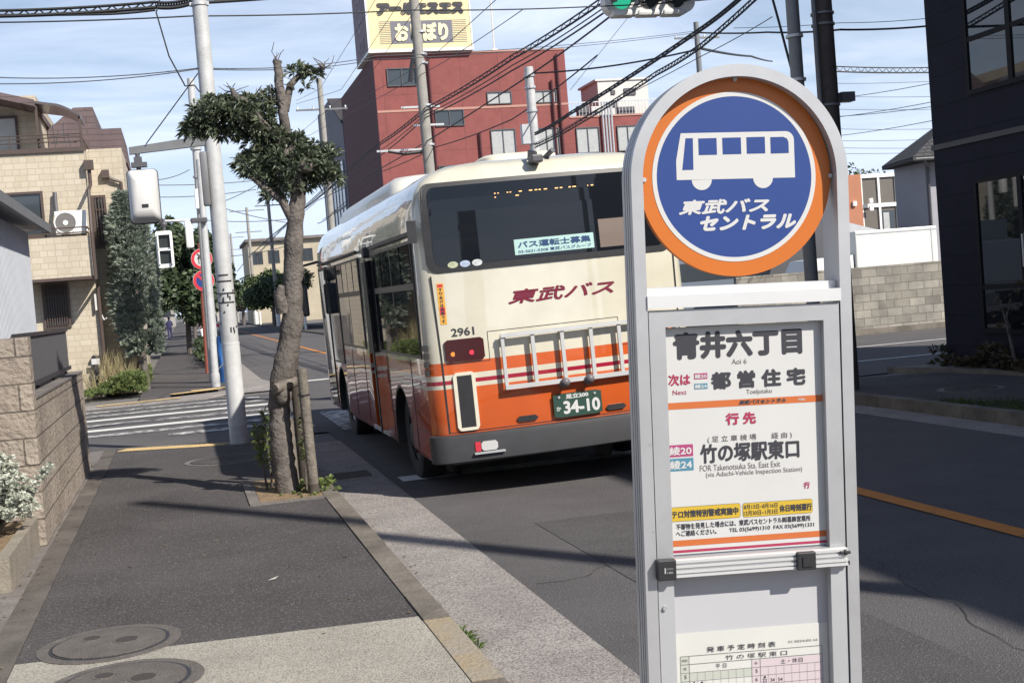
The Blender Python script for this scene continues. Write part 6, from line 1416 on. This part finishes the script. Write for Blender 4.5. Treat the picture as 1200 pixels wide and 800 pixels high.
def bands(zs, r):
    def f(t, x, y):
        for z in zs: k = MB(); k.ring((x, y, z), r*.8, r+.02, (1, 0, 0), (0, 1, 0), (0, 0, .04), 16); k.build('clamp_band', M['alu_dull'], t)
    return f
def near_fit(t, x, y):
    for z in (3.0, 4.0, 5.1, 5.25): k = MB(); k.ring((x, y, z), .13, .160, (1, 0, 0), (0, 1, 0), (0, 0, .03), 18); k.build('clamp_band', M['pole_grey'], t)
    k = MB(); k.tube([(x-.16, y-.1, .1), (x-.17, y-.1, 3), (x-.17, y-.1, 7)], .03, 8); k.build('conduit', M['dark_steel'], t)
    k = MB(); k.box(x+.16, x+.36, y-.1, y+.06, 4.05, 4.18); k.build('bracket', M['dark_steel'], t)
upole(8.84, 16.0, 12.0, .155, .12, M['pole_dark'], 'thick dark brown utility pole rising right behind the sign disc', extra=near_fit, lean=0)
upole(8.53, 16.25, 11.0, .095, .085, M['pole_grey'], 'slim grey metal pole close beside the thick dark pole', extra=bands((3.2, 4.4, 5.0), .10), lean=0)
def fit46(t, x, y):
    for z in (5.6, 7.2, 8.6, 10.1, 10.4, 11.2): k = MB(); k.ring((x, y, z), .13, .20, (1, 0, 0), (0, 1, 0), (0, 0, .07), 16); k.build('clamp_band', M['alu_dull'], t)
    k = MB()
    k.box(x-1.9, x-.1, y-.04, y+.04, 7.05, 7.12); k.box(x-.9, x+.5, y-.04, y+.04, 8.55, 8.62); k.box(x-.5, x+.6, y-.04, y+.04, 7.9, 7.97); k.build('bracket', M['alu_dull'], t)
    k = MB(); k.tube([(x-1.5, y, 7.08), (x-.9, y, 6.95), (x-.2, y, 7.0)], .06, 8); k.tube([(x-.25, y, 10.6), (x-.4, y, 10.0), (x-.5, y, 9.5)], .08, 8); k.tube([(x-.2, y, 11.5), (x-.25, y, 11.0)], .09, 8); k.build('splice_case', M['black'], t)
upole(9.1, 45.2, 15.0, .22, .17, M['pole_conc'], 'tall concrete utility pole in front of the cream billboard', extra=fit46, lean=-.15)
def fit31(t, x, y):
    for z in (4.6, 5.5, 6.3, 6.9, 7.2): k = MB(); k.ring((x, y, z), .09, .15, (1, 0, 0), (0, 1, 0), (0, 0, .06), 14); k.build('clamp_band', M['alu_dull'], t)
    k = MB(); k.box(x-.32, x-.12, y-.1, y+.1, 5.5, 6.0); k.build('junction_box', M['alu_dull'], t)
upole(9.1, 31.6, 7.45, .155, .115, M['pole'], 'pale steel pole with clamps standing before the red building windows', extra=fit31)
upole(9.0, 75.5, 15.0, .20, .16, M['pole_conc'], 'concrete utility pole with three white insulators left of the grey building', arms=((13.2, 1.5),), group='utility poles along the right kerb')
upole(9.1, 126, 12.5, .20, .15, M['pole_conc'], 'far concrete utility pole with white sleeve beside the beige house', arms=((11.8, 1.3), (8.2, 1.0)), wrap=3.6)
upole(8.9, 160, 14.4, .22, .16, M['pole_conc'], 'tall far utility pole with two long crossarms left of the tree trunk', arms=((14.0, 2.1), (11.4, 1.6)), wrap=3.2)
upole(8.6, 205, 14.0, .22, .16, M['pole_conc'], 'very distant utility pole beyond the tall one with two crossarms', arms=((13.4, 2.0), (11.5, 1.6)))
upole(8.5, 255, 14.0, .24, .18, M['pole_conc'], 'farthest small utility pole down the road', arms=((13.3, 2.2),))
upole(8.8, -1.1, 13.6, .15, .11, M['pole_conc'], 'concrete utility pole behind the viewer that shades a band of pavement')
upole(30.5, 70, 16.5, .2, .15, M['pole_grey'], 'grey pole with a wire bracket just above the right of the disc', arms=((15.6, 1.4),), group=None)
# traffic signal over the road
tf = root('traffic_signal', (7.45, 19, 5.9), 'horizontal three-lamp traffic signal with its green lamp lit hanging over the road', 'traffic light')
k = MB(); k.loft([[(x, y, z) for x, z in rr_pts(7.50, 6.17, 1.50, .42, .19)] for y in (18.9, 19.12)]); k.build('housing', M['sig_grey'], tf, smooth=True)
for i, x in enumerate((7.02, 7.47, 7.92)):
    k = MB(); k.cyl((x, 18.895, 6.19), (x, 18.88, 6.19), .15, n=28); k.build('lamp', M['green_lamp'] if i == 0 else M['lens_dark'], tf)
    k = MB(); k.ring((x, 18.895, 6.19), .155, .175, (1, 0, 0), (0, 0, 1), (0, -.22, -.03), 28, R_(-20), R_(200)); k.build('visor', M['dark_steel'], tf)
for x0, x1 in ((6.86, 7.24), (7.28, 7.66), (7.70, 8.06)):
    k = MB(); k.box(x0, x1, 18.86, 19.10, 5.93, 6.02, bev=.03); k.build('lower_case', M['sig_grey'], tf, smooth=True)
k = MB(); k.tube([(8.0, 19.05, 6.42), (8.7, 17.0, 6.6), (8.75, 15.3, 6.7)], .04, 8); k.box(7.3, 8.0, 19.0, 19.1, 6.38, 6.44); k.build('arm', M['pole_grey'], tf)

# ------------------------------------------------------------------ overhead cables, each one its own
def cable(lab, pts, r=.012, sag=0.0, thick=False, n=14, group=None, lash=0):
    """pts: list of points; sag in metres in the middle of every span"""
    k = MB(); P = []
    for a, b in zip(pts, pts[1:]):
        a, b = Vector(a), Vector(b)
        for i in range(n): u = i/n; P.append(a.lerp(b, u)+Vector((0, 0, -4*sag*u*(1-u))))
    P.append(Vector(pts[-1])); k.tube(P, r, 5)
    if lash:
        k.tube([p+Vector((0, 0, lash)) for p in P], r*.8, 5); Q = []
        for i, p in enumerate(P[:-1]):
            q_ = P[i+1]
            for j in range(3): u = j/3; Q.append(p.lerp(q_, u)+Vector((0, 0, lash*(.5+.5*math.cos((i*3+j)*2.1)))))
        k.tube(Q, r*.45, 4)
    o = tag(finish(k.build('overhead_cable', M['cable'] if thick else M['cable_thin'], smooth=True)), lab, 'cable', group)
    return o
gA, gB, gC = 'cables along the right kerb', 'cables crossing the street', 'thin far cables'
PX = lambda x, y, X=9.0: atX(x, y, X)
PY = lambda x, y, Y: atY(x, y, Y)
cable('thick lashed cable crossing highest at the left past the signal pole', [PY(-60, 20, 17.3), PY(182, 9, 17.3), PY(226, 4, 17.3), PY(520, -22, 17.8)], .024, .03, True, lash=.07, group=gB)
cable('cable running just under the thick lashed cable at the left', [PY(-60, 17, 17.3), PY(120, 17, 17.3), PY(182, 12, 17.3)], .016, .01, True, group=gB)
cable('thin cable crossing in front of the billboard lettering', [PY(-60, 27, 17.3), PY(226, 19, 17.3), PY(480, 12, 18), PY(692, 8, 18.8), PY(860, -3, 19)], .010, .02, True, group=gB)
cable('paired thin wire crossing level with the top of the red building', [PY(-60, 88, 17.3), PY(232, 80, 17.3), PY(440, 66, 24), PY(812, 37, 30)], .007, .08, group=gB)
cable('lower of the paired thin wires fastened to the signal pole', [PY(-60, 97, 17.3), PY(232, 81, 17.3), PY(440, 70, 24), PY(812, 39, 30)], .007, .08, group=gB)
cable('slack drop cable looping from the lashed cable to the signal pole', [PY(190, -12, 17.25), PY(183, 15, 17.2), PY(198, 66, 17.2), PY(217, 101, 17.2), PY(228, 100, 17.25), PY(234, 108, 17.25)], .010, .0, True, n=6)
cable('straight guy wire from the signal pole down to its arm tip', [PY(232, 86, 17.2), PY(171, 169, 17.2)], .008, 0, True)
for i, (dx, dy, r_, lab) in enumerate(((0, 0, .026, 'thickest of the bundled cables rising past the red building'), (0, 7, .016, 'second of the bundled cables rising past the red building'), (0, 13, .022, 'lowest of the bundled cables rising past the red building'))):
    cable(lab, [PX(742, -22+dy), PX(600, 70+dy), PX(497, 131+dy*.6), PX(442, 172+dy), PX(395, 208+dy*.5), PX(346, 252), PX(300, 300)], r_, .06, True, group=gA, lash=.11 if i == 0 else 0)
cable('cable sagging below the bundle across the red front', [PX(740, 0), PX(600, 102), PX(447, 197), PX(372, 235), PX(310, 285)], .022, .05, True, group=gA)
cable('low cable crossing the lower red windows down to the bus roof', [PX(700, 65, 9.5), PX(600, 140, 9.5), PX(512, 172, 9.2), PX(445, 202), PX(378, 258)], .018, .05, True, group=gA)
cable('thick cable passing just left of the sign arch', [PX(885, -16, 9), PX(820, 37, 9), PX(667, 135, 9), PX(627, 158, 9)], .024, .03, True, group=gA, lash=.05)
cable('lashed cable right of the thick one near the sign arch', [PX(905, -18, 9), PX(822, 56, 9), PX(770, 88, 9), PX(675, 148, 9), PX(627, 173, 9)], .018, .02, True, group=gA, lash=.07)
cable('thin wire beneath the lashed cable near the sign arch', [PX(905, 20, 9), PX(822, 66, 9), PX(700, 128, 9), PX(627, 168, 9)], .008, .02, group=gA)
cable('cable crossing level between the disc and the dark building', [PY(1095, 30, 18), PY(985, 35, 17), PY(900, 38, 20), PY(812, 38, 24)], .016, .02, True, group=gB)
cable('thin wire just above the level cable beside the dark building', [PY(1095, 21, 18), PY(985, 27, 20), PY(860, 33, 24)], .006, .02, group=gB)
cable('cable slanting from the signal down to the pale steel pole', [PY(822, 57, 28), PY(626, 86, 31.5)], .022, .10, True, group=gB)
cable('cable slanting from the arch wires toward the grey wire bracket', [PY(822, 57, 28), PY(880, 66, 40), PY(905, 72, 60)], .035, .03, True, group=gB)
cable('thin wire rising steeply across pale sky behind the signal', [PY(668, 106, 60), PY(735, 22, 60)], .014, .0)
cable('lashed twin cable right of the thick dark pole', [PY(980, 84, 30), PY(1096, 85, 30)], .02, .02, True, group=gC, lash=.13)
for (ya, yb, lab) in ((98, 95, 'thin wire below the lashed twin cable'), (113, 113, 'second thin wire below the lashed twin cable'), (128, 128, 'third thin wire below the lashed twin cable'), (151, 151, 'lower thin wire over the hip roof sky'), (165, 163, 'low thin wire nearing the hip roof'), (173, 173, 'second low thin wire nearing the hip roof'), (180, 178, 'lowest thin wire nearing the hip roof')):
    cable(lab, [PY(975, ya, 45), PY(1100, yb, 45)], .010, .03, group=gC)
for (ya, yb, lab) in ((138, 118, 'upper of the fanned wires sloping up to the dark building'), (137, 124, 'middle of the fanned wires sloping up to the dark building'), (116, 96, 'fanned wire above the others right of the dark pole'), (160, 140, 'fanned wire lowest right of the dark pole')):
    cable(lab, [PY(975, ya, 30), PY(1100, yb, 24)], .008, .03, group=gC)
cable('dark slack cable hanging between grey pole and thick pole', [PX(903, -10, 8.9), PX(914, 30, 8.9), PX(925, 72, 8.9), PX(934, 104, 8.9)], .02, 0, True, n=6)
# wires from above the viewer to the pole with three insulators
for (a, b, c, lab) in (((452, -20), (375, 104), (347, 118), 'steepest wire crossing left end of the billboard'), ((480, -15), (400, 105), (347, 122), 'second steep wire crossing the billboard letters'), ((505, -15), (436, 84), (355, 153), 'third steep wire crossing the billboard letters'), ((592, -10), (500, 72), (380, 140), 'wire running under the billboard to the insulators'), ((612, 12), (520, 73), (360, 160), 'lower wire running under the billboard to the insulators')):
    cable(lab, [PX(*a, 9), PX(*b, 9), PX(*c, 8.6)], .012, .02, group=gA)
for (p, q_, lab) in (((181, 211), (222, 199), 'short wire right of the hanging signal, uppermost'), ((181, 217), (330, 208), 'long thin wire right of the hanging signal'), ((181, 231), (300, 222), 'thin wire passing behind the slim pole'), ((240, 258), (345, 256), 'far wire along the crossarms of the tall far pole'), ((250, 240), (345, 262), 'far wire drooping from the crossarms'), ((262, 236), (320, 204), 'far wire rising to the pruned tree'), ((270, 300), (345, 285), 'far wire above the beige house roof'), ((395, 245), (372, 262), 'short far wire beside the bus roof unit')):
    cable(lab, [PY(*p, 70), PY(*q_, 72)], .022, .12, group=gC)
cable('dark cable bundle drooping from the insulators pole toward the beige house', [PX(395, 213, 9), PX(352, 248, 9), PX(316, 278, 9), PX(290, 302, 9), PX(278, 318, 9)], .05, .05, True, group=gA)

# ------------------------------------------------------------------ houses behind the viewer, mirrored in the bus rear window and shop glass
def back_house(x0, x1, y0, y1, h, m, lab, n):
    t = root('apartment_block', ((x0+x1)/2, (y0+y1)/2, 0), lab, 'building', 'buildings behind the viewer')
    k = MB(); k.box(x0, x1, y0, y1, .05, h); k.build('wall', m, t)
    k = MB(); k.box(x0-.2, x1+.2, y0-.2, y1+.2, h+.002, h+.25); k.build('roof', M['strip_grey'], t)
    for i in range(n):
        for z in [2.0+3*j for j in range(int((h-2)//3)+1)]:
            if z+1.4 > h: continue
            x = x0+(x1-x0)*(i+.5)/n; k = MB(); k.box(x-.6, x+.6, y1+.001, y1+.05, z-.6, z+.8); f = k.build('window', M['black'], t)
            k = MB(); k.quad((x-.54, y1+.055, z-.54), (x-.54, y1+.055, z+.74), (x+.54, y1+.055, z+.74), (x+.54, y1+.055, z-.54)); k.build('pane', M['glass_win'], f)
mb1 = mat('dull_plaster', (.30, .27, .24), .9, var=.1, vscale=.5)
back_house(-12, -2.5, -34, -22, 9.5, mb1, 'dull three-storey block mirrored darkly in the bus rear window', 4)
back_house(-22, -13, -20, -8, 6.5, mb1, 'lower two-storey block farther back, mirrored at the left of the rear window', 3)
back_house(3.0, 7.0, -75, -60, 14, mb1, 'tall narrow block at the street end mirrored in the bus rear window', 3)
